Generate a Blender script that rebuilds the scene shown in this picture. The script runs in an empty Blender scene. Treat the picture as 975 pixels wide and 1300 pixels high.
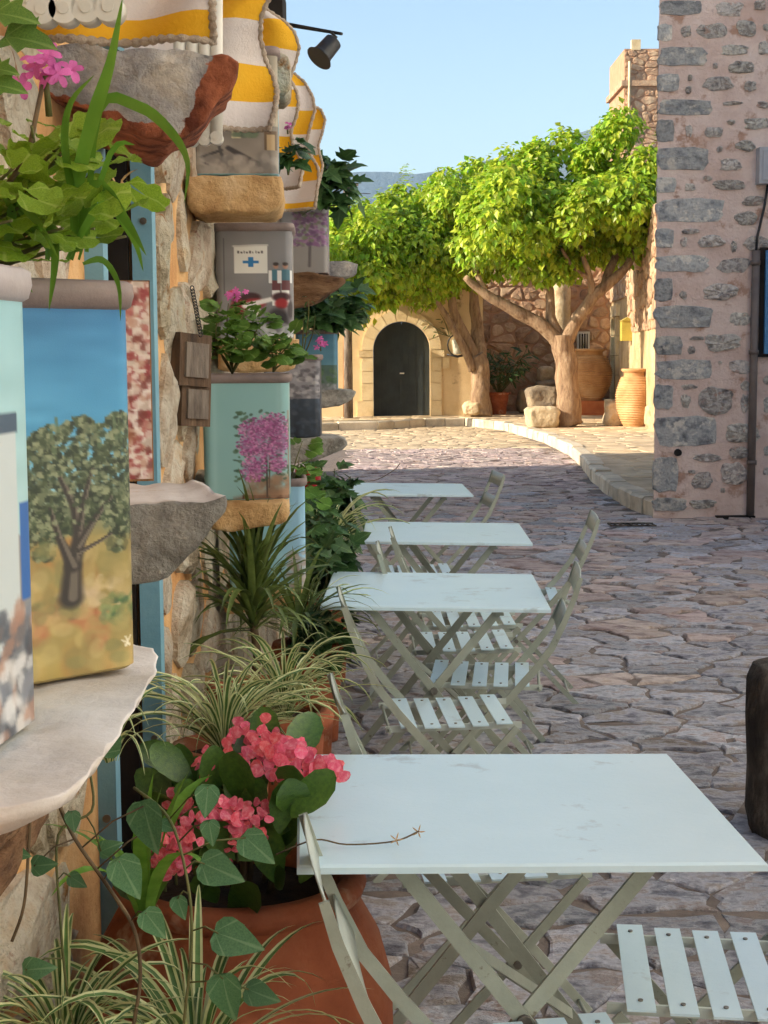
import bpy, math, random
import numpy as np
from mathutils import Vector, Matrix, noise

R = random.Random(11)
HAZE = 2.0e-4
sc = bpy.context.scene
col = sc.collection

# ------------------------------------------------------------------ camera
F, CX, CY, EYE = 1950.0, 487.5, 650.0, 1.5
PITCH, ROLL = math.atan(200 / F), math.radians(0.35)
_f = Vector((0, math.cos(PITCH), -math.sin(PITCH)))
_u0 = Vector((0, math.sin(PITCH), math.cos(PITCH))); _r0 = Vector((1, 0, 0))
_r = _r0 * math.cos(ROLL) - _u0 * math.sin(ROLL)
_u = _u0 * math.cos(ROLL) + _r0 * math.sin(ROLL)
CAMPOS = Vector((0, 0, EYE))
cam_d = bpy.data.cameras.new('camera'); cam = bpy.data.objects.new('camera', cam_d); col.objects.link(cam)
cam_d.sensor_fit = 'VERTICAL'; cam_d.sensor_height = 24; cam_d.sensor_width = 18; cam_d.lens = 24 * F / 1300
cam_d.clip_start = 0.05; cam_d.clip_end = 20000
cam.matrix_world = Matrix(((_r.x, _u.x, -_f.x, 0), (_r.y, _u.y, -_f.y, 0), (_r.z, _u.z, -_f.z, EYE), (0, 0, 0, 1)))
sc.camera = cam

# ------------------------------------------------------------------ sky and sun
SUN_TO = Vector((-1, -0.22, 0)).normalized()
SUN_EL = math.radians(23)
w = bpy.data.worlds.new('World'); sc.world = w; w.use_nodes = True
nt = w.node_tree
bg = nt.nodes['Background']
sky = nt.nodes.new('ShaderNodeTexSky'); sky.sky_type = 'NISHITA'; sky.sun_disc = False
sky.sun_elevation = SUN_EL; sky.sun_rotation = math.atan2(SUN_TO.x, SUN_TO.y) % (2 * math.pi)
sky.air_density = 1.0; sky.dust_density = 1.2; sky.ozone_density = 1.0; sky.altitude = 50
nt.links.new(sky.outputs[0], bg.inputs[0]); bg.inputs[1].default_value = 0.125
sun_d = bpy.data.lights.new('sun', 'SUN'); sun = bpy.data.objects.new('sun', sun_d); col.objects.link(sun)
sun_d.energy = 5.0; sun_d.angle = math.radians(0.6); sun_d.color = (1.0, 0.86, 0.66)
_d = Vector((SUN_TO.x * math.cos(SUN_EL), SUN_TO.y * math.cos(SUN_EL), math.sin(SUN_EL)))
sun.rotation_euler = _d.to_track_quat('Z', 'Y').to_euler()
sc.view_settings.view_transform = 'Standard'; sc.view_settings.look = 'None'
sc.view_settings.gamma = 1; sc.view_settings.use_curve_mapping = False
sc.view_settings.exposure = 1.05
sc.render.engine = 'CYCLES'
sc.cycles.max_bounces = 5; sc.cycles.diffuse_bounces = 4; sc.cycles.transmission_bounces = 4
sc.cycles.volume_bounces = 0; sc.cycles.transparent_max_bounces = 6
sc.cycles.use_denoising = True; sc.cycles.use_adaptive_sampling = True; sc.cycles.adaptive_threshold = 0.03
try:
    sc.cycles.denoiser = 'OPENIMAGEDENOISE'
except Exception:
    pass

# ------------------------------------------------------------------ helpers
def ray(px, py):
    return _f + _r * ((px - CX) / F) + _u * ((CY - py) / F)
def P(px, py, d):                       # the point seen at a pixel of the photograph at distance Y = d
    v = ray(px, py); return CAMPOS + v * (d / v.y)
def G(px, py, z=0.0):                   # on the level z
    v = ray(px, py); return CAMPOS + v * ((z - EYE) / v.z)
def XW(px, py, x):                      # on the upright plane X = x
    v = ray(px, py); return CAMPOS + v * (x / v.x)
def s(r, g, b):
    f = lambda c: (c / 255 / 12.92) if c <= 10.3 else ((c / 255 + 0.055) / 1.055) ** 2.4
    return (f(r), f(g), f(b), 1.0)
def nz(p, sc_=1.0):
    return noise.noise(Vector(p) * sc_)

class MB:
    def __init__(self): self.v = []; self.f = []; self.m = []; self.sm = []
    def add(self, vs, fs, m=0, smooth=True):
        o = len(self.v); self.v += [tuple(x) for x in vs]
        for q in fs: self.f.append(tuple(i + o for i in q)); self.m.append(m); self.sm.append(smooth)
        return self
    def box(self, c, sz, m=0, rot=None):
        c = Vector(c); hx, hy, hz = sz[0] / 2, sz[1] / 2, sz[2] / 2
        vs = [Vector((x, y, z)) for z in (-hz, hz) for y in (-hy, hy) for x in (-hx, hx)]
        if rot is not None: vs = [rot @ v for v in vs]
        return self.add([c + v for v in vs], [(0, 2, 3, 1), (4, 5, 7, 6), (0, 1, 5, 4), (1, 3, 7, 5), (3, 2, 6, 7), (2, 0, 4, 6)], m, False)
    def tube(self, pts, r, n=6, m=0, cap=True):
        pts = [Vector(p) for p in pts]; k = len(pts)
        rr = r if isinstance(r, (list, tuple)) else [r] * k
        vs = []; prev = None
        for i, p in enumerate(pts):
            t = (pts[min(i + 1, k - 1)] - pts[max(i - 1, 0)]).normalized()
            if prev is None:
                a = t.orthogonal().normalized()
            else:
                a = prev - t * prev.dot(t)
                a = a.normalized() if a.length > 1e-5 else t.orthogonal().normalized()
            prev = a; b = t.cross(a)
            for j in range(n):
                an = 2 * math.pi * j / n
                vs.append(p + (a * math.cos(an) + b * math.sin(an)) * rr[i])
        fs = [(i * n + j, i * n + (j + 1) % n, (i + 1) * n + (j + 1) % n, (i + 1) * n + j) for i in range(k - 1) for j in range(n)]
        self.add(vs, fs, m)
        if cap:
            o = len(self.v) - len(vs)
            for q in (tuple(o + i for i in reversed(range(n))), tuple(o + i for i in range((k - 1) * n, k * n))): self.f.append(q); self.m.append(m); self.sm.append(False)
        return self
    def bar(self, pts, side, wd, th, m=0):          # flat bar: `side` is its thickness direction
        pts = [Vector(p) for p in pts]; k = len(pts); side = Vector(side).normalized(); vs = []
        for i, p in enumerate(pts):
            t = (pts[min(i + 1, k - 1)] - pts[max(i - 1, 0)]).normalized()
            b = t.cross(side).normalized()
            wv = wd[i] if isinstance(wd, (list, tuple)) else wd
            vs += [p + b * wv / 2 + side * th / 2, p - b * wv / 2 + side * th / 2, p - b * wv / 2 - side * th / 2, p + b * wv / 2 - side * th / 2]
        fs = [(i * 4 + j, i * 4 + (j + 1) % 4, (i + 1) * 4 + (j + 1) % 4, (i + 1) * 4 + j) for i in range(k - 1) for j in range(4)]
        fs += [(3, 2, 1, 0), tuple(range(4 * k - 4, 4 * k))]
        return self.add(vs, fs, m, False)
    def lathe(self, prof, n=28, c=(0, 0, 0), m=0, wob=0.0, seed=0):
        c = Vector(c); vs = []
        for r, z in prof:
            for j in range(n):
                a = 2 * math.pi * j / n
                q = r * (1 + wob * nz((math.cos(a) * 1.5 + seed, math.sin(a) * 1.5, z * 4)))
                vs.append(c + Vector((q * math.cos(a), q * math.sin(a), z)))
        k = len(prof)
        fs = [(i * n + j, i * n + (j + 1) % n, (i + 1) * n + (j + 1) % n, (i + 1) * n + j) for i in range(k - 1) for j in range(n)]
        return self.add(vs, fs, m)
    def mesh(self, name, mats):
        me = bpy.data.meshes.new(name); me.from_pydata(self.v, [], self.f)
        for x in (mats if isinstance(mats, (list, tuple)) else [mats]): me.materials.append(x)
        me.polygons.foreach_set('material_index', self.m)
        me.polygons.foreach_set('use_smooth', self.sm)
        me.update(); return me
    def build(self, name, mats, parent=None, **kw):
        return obj(name, self.mesh(name, mats), parent, **kw)

def obj(name, me, parent=None, label=None, cat=None, group=None, kind=None, mat=None):
    o = bpy.data.objects.new(name, me); col.objects.link(o)
    if parent is not None: o.parent = parent
    if mat is not None: o.matrix_basis = mat
    return tag(o, label, cat, group, kind)
def tag(o, label=None, cat=None, group=None, kind=None):
    for k, v in (('label', label), ('category', cat), ('group', group), ('kind', kind)):
        if v: o[k] = v
    return o
def thing(name, loc, label, cat, group=None, yaw=0.0, tilt=0.0):
    o = bpy.data.objects.new(name, None); col.objects.link(o); o.empty_display_size = 0.05
    o.matrix_basis = Matrix.Translation(Vector(loc)) @ Matrix.Rotation(yaw, 4, 'Z') @ Matrix.Rotation(tilt, 4, 'Y')
    return tag(o, label, cat, group)
def copy_tree(o, parent=None):
    c = o.copy(); col.objects.link(c); c.parent = parent
    for ch in o.children: copy_tree(ch, c)
    return c

# ------------------------------------------------------------------ materials
def _n(t, kind, **kw):
    n = t.nodes.new(kind)
    for k, v in kw.items(): setattr(n, k, v)
    return n
def mat(name, cols, scale=6, rough=0.8, bump=0.3, bscale=None, var=0.15, metal=0.0, spec=0.4, stretch=(1, 1, 1), detail=6,
        trans=0.0, stops=None, bdist=0.01, speck=None, hue=0.0, rotz=0.0, vein=None):
    m = bpy.data.materials.new(name); m.use_nodes = True; t = m.node_tree; L = t.links.new
    b = t.nodes['Principled BSDF']
    tc = _n(t, 'ShaderNodeTexCoord'); oi = _n(t, 'ShaderNodeObjectInfo'); ge = _n(t, 'ShaderNodeNewGeometry')
    ad = _n(t, 'ShaderNodeMath', operation='ADD'); L(oi.outputs['Random'], ad.inputs[0]); L(ge.outputs['Random Per Island'], ad.inputs[1])
    fr = _n(t, 'ShaderNodeMath', operation='FRACT'); L(ad.outputs[0], fr.inputs[0])
    ml = _n(t, 'ShaderNodeMath', operation='MULTIPLY'); L(fr.outputs[0], ml.inputs[0]); ml.inputs[1].default_value = 37.0
    va = _n(t, 'ShaderNodeVectorMath', operation='ADD'); L(tc.outputs['Object'], va.inputs[0]); L(ml.outputs[0], va.inputs[1])
    mp = _n(t, 'ShaderNodeMapping'); mp.inputs['Scale'].default_value = stretch; mp.inputs['Rotation'].default_value = (0, 0, rotz); L(va.outputs[0], mp.inputs[0])
    no = _n(t, 'ShaderNodeTexNoise'); no.inputs['Scale'].default_value = scale; no.inputs['Detail'].default_value = detail; no.inputs['Roughness'].default_value = 0.62
    L(mp.outputs[0], no.inputs['Vector'])
    cr = _n(t, 'ShaderNodeValToRGB'); el = cr.color_ramp.elements
    cols = list(cols)
    if len(cols) == 1: cols = cols * 2
    st = stops or [0.32 + 0.36 * i / (len(cols) - 1) for i in range(len(cols))]
    while len(el) < len(cols): el.new(0.5)
    for e, c, p in zip(el, cols, st): e.position = p; e.color = c
    L(no.outputs[0], cr.inputs[0])
    cout = cr.outputs[0]
    if speck:                                  # (colour, scale, threshold): small spots such as lichen or dirt
        n3 = _n(t, 'ShaderNodeTexNoise'); n3.inputs['Scale'].default_value = speck[1]; n3.inputs['Detail'].default_value = 5; n3.inputs['Roughness'].default_value = 0.7
        L(mp.outputs[0], n3.inputs['Vector'])
        r3 = _n(t, 'ShaderNodeMapRange'); r3.inputs[1].default_value = speck[2]; r3.inputs[2].default_value = speck[2] + 0.08
        L(n3.outputs[0], r3.inputs[0])
        mx = _n(t, 'ShaderNodeMix', data_type='RGBA'); L(r3.outputs[0], mx.inputs[0]); L(cout, mx.inputs[6]); mx.inputs[7].default_value = speck[0]
        cout = mx.outputs[2]
    if vein:                                   # veins fanning out from the leaf's base
        sx = _n(t, 'ShaderNodeSeparateXYZ'); L(tc.outputs['Object'], sx.inputs[0])
        an = _n(t, 'ShaderNodeMath', operation='ARCTAN2'); L(sx.outputs[0], an.inputs[0])
        yo = _n(t, 'ShaderNodeMath', operation='ADD'); yo.inputs[1].default_value = vein[2]; L(sx.outputs[1], yo.inputs[0]); L(yo.outputs[0], an.inputs[1])
        m1 = _n(t, 'ShaderNodeMath', operation='MULTIPLY'); m1.inputs[1].default_value = vein[1]; L(an.outputs[0], m1.inputs[0])
        co = _n(t, 'ShaderNodeMath', operation='COSINE'); L(m1.outputs[0], co.inputs[0])
        rv = _n(t, 'ShaderNodeMapRange'); rv.inputs[1].default_value = .9; rv.inputs[2].default_value = 1.0; rv.inputs[4].default_value = .55; L(co.outputs[0], rv.inputs[0])
        mv = _n(t, 'ShaderNodeMix', data_type='RGBA'); L(rv.outputs[0], mv.inputs[0]); L(cout, mv.inputs[6]); mv.inputs[7].default_value = vein[0]
        cout = mv.outputs[2]
    hs = _n(t, 'ShaderNodeHueSaturation'); L(cout, hs.inputs['Color'])
    mr = _n(t, 'ShaderNodeMapRange'); mr.inputs[3].default_value = 1 - var; mr.inputs[4].default_value = 1 + var; L(fr.outputs[0], mr.inputs[0]); L(mr.outputs[0], hs.inputs['Value'])
    if hue:
        m7 = _n(t, 'ShaderNodeMath', operation='MULTIPLY'); L(fr.outputs[0], m7.inputs[0]); m7.inputs[1].default_value = 7.3
        f7 = _n(t, 'ShaderNodeMath', operation='FRACT'); L(m7.outputs[0], f7.inputs[0])
        mh = _n(t, 'ShaderNodeMapRange'); mh.inputs[3].default_value = 0.5 - hue; mh.inputs[4].default_value = 0.5 + hue; L(f7.outputs[0], mh.inputs[0]); L(mh.outputs[0], hs.inputs['Hue'])
    L(hs.outputs[0], b.inputs['Base Color'])
    b.inputs['Roughness'].default_value = rough; b.inputs['Metallic'].default_value = metal; b.inputs['Specular IOR Level'].default_value = spec
    if bump:
        n2 = _n(t, 'ShaderNodeTexNoise'); n2.inputs['Scale'].default_value = bscale or scale * 4; n2.inputs['Detail'].default_value = 7; n2.inputs['Roughness'].default_value = 0.65
        L(mp.outputs[0], n2.inputs['Vector'])
        bp = _n(t, 'ShaderNodeBump'); bp.inputs['Strength'].default_value = bump; bp.inputs['Distance'].default_value = bdist
        L(n2.outputs[0], bp.inputs['Height']); L(bp.outputs[0], b.inputs['Normal'])
    if trans:
        tr = _n(t, 'ShaderNodeBsdfTranslucent'); L(hs.outputs[0], tr.inputs[0])
        ms = _n(t, 'ShaderNodeMixShader'); ms.inputs[0].default_value = trans
        L(b.outputs[0], ms.inputs[1]); L(tr.outputs[0], ms.inputs[2]); L(ms.outputs[0], t.nodes['Material Output'].inputs[0])
    return m
def paint_mat(name, rough=0.45):
    m = bpy.data.materials.new(name); m.use_nodes = True; t = m.node_tree
    at = _n(t, 'ShaderNodeAttribute', attribute_name='paint'); b = t.nodes['Principled BSDF']
    t.links.new(at.outputs['Color'], b.inputs['Base Color']); b.inputs['Roughness'].default_value = rough
    no = _n(t, 'ShaderNodeTexNoise'); no.inputs['Scale'].default_value = 260
    bp = _n(t, 'ShaderNodeBump'); bp.inputs['Strength'].default_value = 0.12; bp.inputs['Distance'].default_value = 0.002
    t.links.new(no.outputs[0], bp.inputs['Height']); t.links.new(bp.outputs[0], b.inputs['Normal'])
    return m

M = {}
M['slate'] = mat('slate paving', [s(98, 98, 110), s(146, 146, 156), s(190, 190, 198), s(162, 148, 142), s(214, 212, 216)], 10, 0.5, 1.0, 34, 0.26, stretch=(1, 1.35, 1), bdist=0.03, hue=0.03, speck=(s(126, 104, 92), 5, 0.62), spec=0.5, stops=[0.3, 0.41, 0.5, 0.6, 0.72])
M['slatebounce'] = mat('rosy bounce tinted paving', [s(130, 112, 108), s(176, 156, 150), s(206, 190, 184), s(184, 158, 142)], 7, 0.55, 1.0, 26, 0.22, stretch=(1, 1.35, 1), bdist=0.03, hue=0.02)  # paler, pinker slate copy: warm bounce light put into the colour
M['slatesun'] = mat('sun tinted slate paving', [s(176, 154, 128), s(206, 184, 152), s(222, 204, 172)], 6, 0.7, 0.6, 20, 0.2, stretch=(1, 2, 1))  # slate copy with the warm sunlight put into its colour
M['bed'] = mat('sandy mortar bed', [s(104, 94, 88), s(140, 126, 116)], 9, 0.95, 0.6, 60)
M['flag'] = mat('terrace flagstones', [s(170, 150, 122), s(200, 178, 146), s(214, 196, 164)], 2, 0.85, 0.5, 18)
M['kerb'] = mat('kerb limestone', [s(172, 160, 140), s(206, 192, 168), s(222, 210, 188)], 3, 0.85, 0.5, 24, 0.12)
M['pinkmortar'] = mat('pink lime mortar', [s(210, 180, 166), s(222, 196, 184), s(232, 210, 198)], 2.6, 0.95, 0.9, 14, 0.0, bdist=0.03, speck=(s(186, 148, 128), 3.1, 0.56))
M['greystone'] = mat('weathered grey limestone', [s(116, 110, 106), s(168, 160, 154), s(214, 206, 196), s(160, 150, 142), s(226, 218, 208)], 9, 0.92, 1.0, 22, 0.16, bdist=0.04, speck=(s(196, 164, 146), 12, 0.6), hue=0.015, stops=[0.3, 0.4, 0.5, 0.58, 0.68])
M['quoin'] = mat('dark grey quoin stone', [s(112, 112, 114), s(152, 152, 152), s(186, 184, 180), s(154, 152, 150)], 10, 0.92, 1.0, 26, 0.2, bdist=0.03, speck=(s(216, 208, 196), 6, 0.53), stops=[0.3, 0.42, 0.55, 0.68])
M['ochremortar'] = mat('orange lime mortar', [s(196, 140, 88), s(220, 172, 116), s(232, 198, 150)], 4, 0.95, 0.7, 30, 0.0, bdist=0.02)
M['tanstone'] = mat('pale tan rubble stone', [s(170, 148, 118), s(212, 194, 168), s(234, 224, 204), s(220, 194, 154)], 7, 0.92, 1.2, 30, 0.18, bdist=0.04, speck=(s(176, 120, 72), 8, 0.6), hue=0.012)
M['farmortar'] = mat('warm pink mortar', [s(166, 128, 100), s(190, 150, 120)], 3, 0.95, 0.5, 20, 0.0)
M['farstone'] = mat('warm rubble stone', [s(150, 118, 96), s(184, 152, 124), s(204, 178, 148)], 2.5, 0.95, 0.9, 12, 0.2, bdist=0.04)
M['stucco'] = mat('rough cream stucco', [s(174, 146, 108), s(200, 174, 134), s(216, 196, 160)], 1.6, 0.95, 1.0, 9, 0.0, bdist=0.06, speck=(s(160, 130, 98), 3.2, 0.6))
M['plaster'] = mat('aged beige plaster', [s(206, 178, 134), s(224, 198, 154), s(232, 210, 170)], 0.9, 0.95, 0.35, 7, 0.0, speck=(s(172, 146, 112), 1.7, 0.62))
M['limewash'] = mat('white bounce limewash', [s(228, 230, 230), s(238, 239, 238)], 1.2, 0.95, 0.2, 9, 0.0)  # neutral white set for the bounce into the shaded lane
M['surround'] = mat('dressed cream stone', [s(196, 172, 130), s(222, 200, 158), s(230, 212, 174)], 2.4, 0.9, 0.4, 16, 0.08)
M['darkdoor'] = mat('black green door paint', [s(30, 38, 40), s(50, 58, 60)], 3, 0.55, 0.15, 14, 0.05)
M['table'] = mat('pale grey green table enamel', [s(204, 228, 238), s(212, 234, 243)], 4, 0.3, 0.08, 60, 0.02, spec=0.6, speck=(s(184, 200, 206), 6, 0.6))
M['chair'] = mat('sage grey chair enamel', [s(178, 186, 176), s(196, 204, 194)], 9, 0.4, 0.15, 90, 0.06, spec=0.5, speck=(s(134, 130, 114), 26, 0.66))
M['leg'] = mat('olive grey leg enamel', [s(146, 152, 138), s(168, 174, 160)], 9, 0.42, 0.15, 90, 0.06, spec=0.5, speck=(s(112, 104, 88), 26, 0.64))
M['bolt'] = mat('worn steel bolt', [s(110, 106, 98), s(140, 136, 128)], 30, 0.4, 0.1, None, 0.1, metal=0.7)
M['terracotta'] = mat('terracotta', [s(132, 68, 40), s(156, 84, 52), s(172, 104, 70)], 6, 0.8, 0.4, 40, 0.08, speck=(s(188, 146, 118), 4, 0.57))
M['pithos'] = mat('ribbed clay', [s(176, 128, 84), s(200, 154, 106), s(214, 174, 130)], 3, 0.85, 0.4, 22, 0.05)
M['soil'] = mat('dark potting soil', [s(38, 28, 20), s(66, 50, 36)], 30, 1, 1, 80, 0)
M['tinaqua'] = mat('aqua tin paint', [s(144, 186, 186), s(156, 196, 194)], 4, 0.45, 0.1, 60, 0.02)
M['tingrey'] = mat('grey tin paint', [s(146, 142, 142), s(162, 158, 156)], 4, 0.5, 0.1, 60, 0.02)
M['tinblue'] = mat('light blue tin paint', [s(120, 176, 204), s(150, 200, 216)], 4, 0.45, 0.1, 60, 0.02)
M['tindark'] = mat('dark slate tin paint', [s(66, 72, 82), s(104, 108, 112)], 6, 0.5, 0.1, 60, 0.02)
M['tinlilac'] = mat('lilac grey tin paint', [s(134, 128, 140), s(166, 164, 170)], 6, 0.5, 0.1, 60, 0.02)
M['tinochre'] = mat('ochre tin paint', [s(150, 132, 82), s(172, 152, 98)], 6, 0.5, 0.1, 60, 0.02)
M['rim'] = mat('mauve brown rim paint', [s(118, 104, 100), s(142, 126, 122)], 12, 0.55, 0.2, 70, 0.04)
M['rimpale'] = mat('pale mauve rim paint', [s(168, 158, 160), s(186, 178, 178)], 12, 0.55, 0.2, 70, 0.04)
M['marble'] = mat('white marble slab', [s(188, 176, 164), s(216, 208, 202), s(230, 224, 220)], 5, 0.6, 0.4, 22, 0.03, stretch=(1, 1, 1), speck=(s(186, 158, 124), 7, 0.63))
M['roughgrey'] = mat('broken grey limestone', [s(124, 120, 112), s(166, 162, 154), s(204, 200, 190)], 14, 0.9, 1.2, 50, 0.05, bdist=0.02, speck=(s(196, 190, 178), 50, 0.6))
M['bluegrey'] = mat('blue grey corbel stone', [s(92, 92, 96), s(130, 128, 130), s(164, 160, 158), s(214, 206, 194)], 9, 0.9, 1.0, 30, 0.05, bdist=0.02, stops=[0.3, 0.42, 0.52, 0.66])
M['redcore'] = mat('red broken stone core', [s(84, 36, 20), s(136, 66, 38), s(160, 92, 60)], 14, 0.95, 1.5, 40, 0.05, bdist=0.03)
M['ochreshelf'] = mat('ochre shelf stone', [s(176, 134, 86), s(212, 172, 120), s(230, 198, 152)], 7, 0.92, 1.1, 32, 0.1, bdist=0.02)
M['bluepaint'] = mat('weathered blue frame paint', [s(110, 160, 182), s(130, 176, 194)], 7, 0.55, 0.2, 40, 0.03, speck=(s(150, 150, 140), 28, 0.72))
M['oldwood'] = mat('old brown wood', [s(90, 62, 40), s(146, 104, 66), s(172, 128, 86)], 5, 0.85, 0.9, 16, 0.1, stretch=(3, 3, 0.35), bdist=0.01)
M['plaquewood'] = mat('dark plaque wood', [s(56, 42, 32), s(92, 70, 52), s(120, 96, 74)], 7, 0.85, 0.8, 20, 0.1, stretch=(3, 3, 0.4))
M['greywood'] = mat('weathered plaque wood', [s(74, 64, 56), s(116, 104, 94), s(146, 134, 122)], 9, 0.85, 0.8, 26, 0.1, stretch=(2, 2, 0.5))
M['darkgap'] = mat('dark wood and gap shade', [s(26, 22, 20), s(44, 38, 34)], 6, 0.9, 0.3)
M['white'] = mat('white painted metal', [s(206, 202, 190), s(222, 218, 208)], 8, 0.4, 0.05, None, 0.03)
M['yellow'] = mat('yellow awning cloth', [s(244, 184, 36), s(250, 198, 54)], 6, 0.85, 0.35, 160, 0.03, trans=0.25)
M['cream'] = mat('white awning cloth', [s(232, 222, 218), s(242, 234, 230)], 6, 0.85, 0.35, 160, 0.03, trans=0.25)
M['rope'] = mat('beige rope trim', [s(168, 146, 126), s(206, 190, 172)], 60, 0.9, 0.8, 200, 0.0)
M['black'] = mat('black metal', [s(28, 28, 30), s(46, 46, 48)], 10, 0.45, 0.1, None, 0.05)
M['pipe'] = mat('brown grey pipe', [s(98, 86, 80), s(116, 104, 98)], 6, 0.5, 0.1, None, 0.05)
M['boxgrey'] = mat('grey meter box', [s(158, 160, 166), s(174, 176, 182)], 5, 0.5, 0.1, None, 0.0)
M['blueshutter'] = mat('bright blue shutter', [s(62, 118, 168), s(82, 138, 184)], 5, 0.5, 0.1, None, 0.03)
M['tealdoor'] = mat('teal door', [s(104, 140, 140), s(126, 158, 154)], 5, 0.6, 0.1, None, 0.03)
M['mailbox'] = mat('yellow green mailbox', [s(176, 160, 72), s(190, 174, 84)], 5, 0.5, 0.1, None, 0.0)
M['bark'] = mat('mulberry bark', [s(124, 98, 76), s(164, 136, 108), s(188, 162, 132)], 5, 0.9, 1.0, 14, 0.05, stretch=(3, 3, 0.6), bdist=0.05)
M['treeleaf'] = mat('mulberry leaf', [s(134, 168, 30), s(192, 212, 70)], 2, 0.42, 0.0, None, 0.36, trans=0.46, hue=0.03, spec=0.5)
M['oleander'] = mat('oleander leaf', [s(56, 84, 46), s(84, 112, 60)], 4, 0.5, 0, None, 0.25, trans=0.25)
M['lime'] = mat('lime geranium leaf', [s(118, 152, 38), s(158, 188, 62)], 30, 0.5, 0.4, 80, 0.22, trans=0.4, bdist=0.003, vein=(s(190, 206, 110), 9, .06))
M['ger'] = mat('geranium leaf', [s(76, 112, 42), s(110, 146, 60)], 30, 0.5, 0.4, 80, 0.25, trans=0.3, bdist=0.003, vein=(s(150, 178, 100), 8, .06))
M['dark'] = mat('dark vine leaf', [s(50, 84, 44), s(78, 112, 60)], 25, 0.45, 0.4, 60, 0.25, trans=0.2, bdist=0.003, vein=(s(110, 142, 88), 8, .08))
M['heart'] = mat('heart vine leaf', [s(68, 112, 74), s(98, 138, 92)], 25, 0.45, 0.4, 60, 0.2, trans=0.25, bdist=0.003, vein=(s(136, 168, 124), 8, .1))
M['glossy'] = mat('glossy thick leaf', [s(54, 86, 36), s(84, 116, 46)], 14, 0.3, 0.15, 40, 0.2, trans=0.15, spec=0.6)
M['blade'] = mat('grass blade', [s(88, 134, 42), s(122, 164, 64)], 9, 0.45, 0.2, 60, 0.2, trans=0.35, bdist=0.002)
M['bladeolive'] = mat('olive strap leaf', [s(84, 102, 50), s(120, 136, 72)], 9, 0.45, 0.2, 60, 0.3, trans=0.25, bdist=0.002)
M['bladedark'] = mat('striped leaf green', [s(72, 106, 54), s(102, 136, 74)], 9, 0.45, 0.2, 60, 0.22, trans=0.25, bdist=0.002)
M['bladecream'] = mat('striped leaf cream margin', [s(200, 204, 142), s(220, 222, 172)], 9, 0.45, 0.2, 60, 0.12, trans=0.3, bdist=0.002)
M['stem'] = mat('green stem', [s(78, 84, 44), s(108, 104, 62)], 20, 0.7, 0.2, None, 0.15)
M['drystem'] = mat('brown stem', [s(76, 62, 44), s(112, 92, 66)], 20, 0.8, 0.3, None, 0.15)
M['pink'] = mat('coral pink petal', [s(228, 78, 104), s(240, 112, 132), s(250, 162, 170)], 3, 0.55, 0.15, 40, 0.2, trans=0.35, hue=0.012)
M['magenta'] = mat('magenta pink petal', [s(206, 84, 164), s(226, 128, 194)], 25, 0.55, 0.15, None, 0.12, trans=0.3)
M['red'] = mat('red glazed pot', [s(150, 22, 28), s(176, 36, 40)], 10, 0.4, 0.1, None, 0.05)
M['dry'] = mat('dry flower husk', [s(176, 140, 96), s(206, 172, 126)], 20, 0.8, 0.2, None, 0.1, trans=0.2)
M['rockpale'] = mat('pale boulder', [s(166, 142, 110), s(200, 180, 146), s(220, 204, 174)], 3, 0.95, 1.0, 12, 0.05, bdist=0.04)
M['rockgrey'] = mat('lichen grey boulder', [s(98, 88, 76), s(140, 126, 106), s(170, 152, 126)], 3, 0.95, 1.0, 12, 0.08, bdist=0.04)
M['darkpost'] = mat('dark weathered stone post', [s(44, 38, 34), s(78, 70, 62), s(130, 120, 108)], 8, 0.92, 1.2, 22, 0.0, bdist=0.03, stretch=(1, 1, 0.6))
M['brick'] = mat('terracotta block', [s(176, 96, 56), s(200, 124, 78)], 4, 0.9, 0.4, None, 0.05)
M['hill'] = mat('scrub covered mountain', [s(70, 84, 92), s(92, 100, 104)], 0.004, 1, 0.6, 0.02, 0.0, bdist=60)
M['schist'] = mat('brown schist bracket', [s(92, 62, 40), s(134, 98, 68), s(160, 126, 94)], 8, 0.9, 1.0, 30, 0.2, stretch=(1, 1, 3), bdist=0.02)
M['lamp'] = mat('matt green glass', [s(206, 206, 190), s(220, 220, 206)], 8, 0.3, 0)
M['rooftile'] = mat('roof tile', [s(150, 84, 56), s(180, 112, 78)], 4, 0.9, 0.5, None, 0.1)
M['glass'] = mat('dark window glass', [s(24, 30, 34), s(34, 42, 46)], 2, 0.08, 0, None, 0, spec=0.8)
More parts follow.
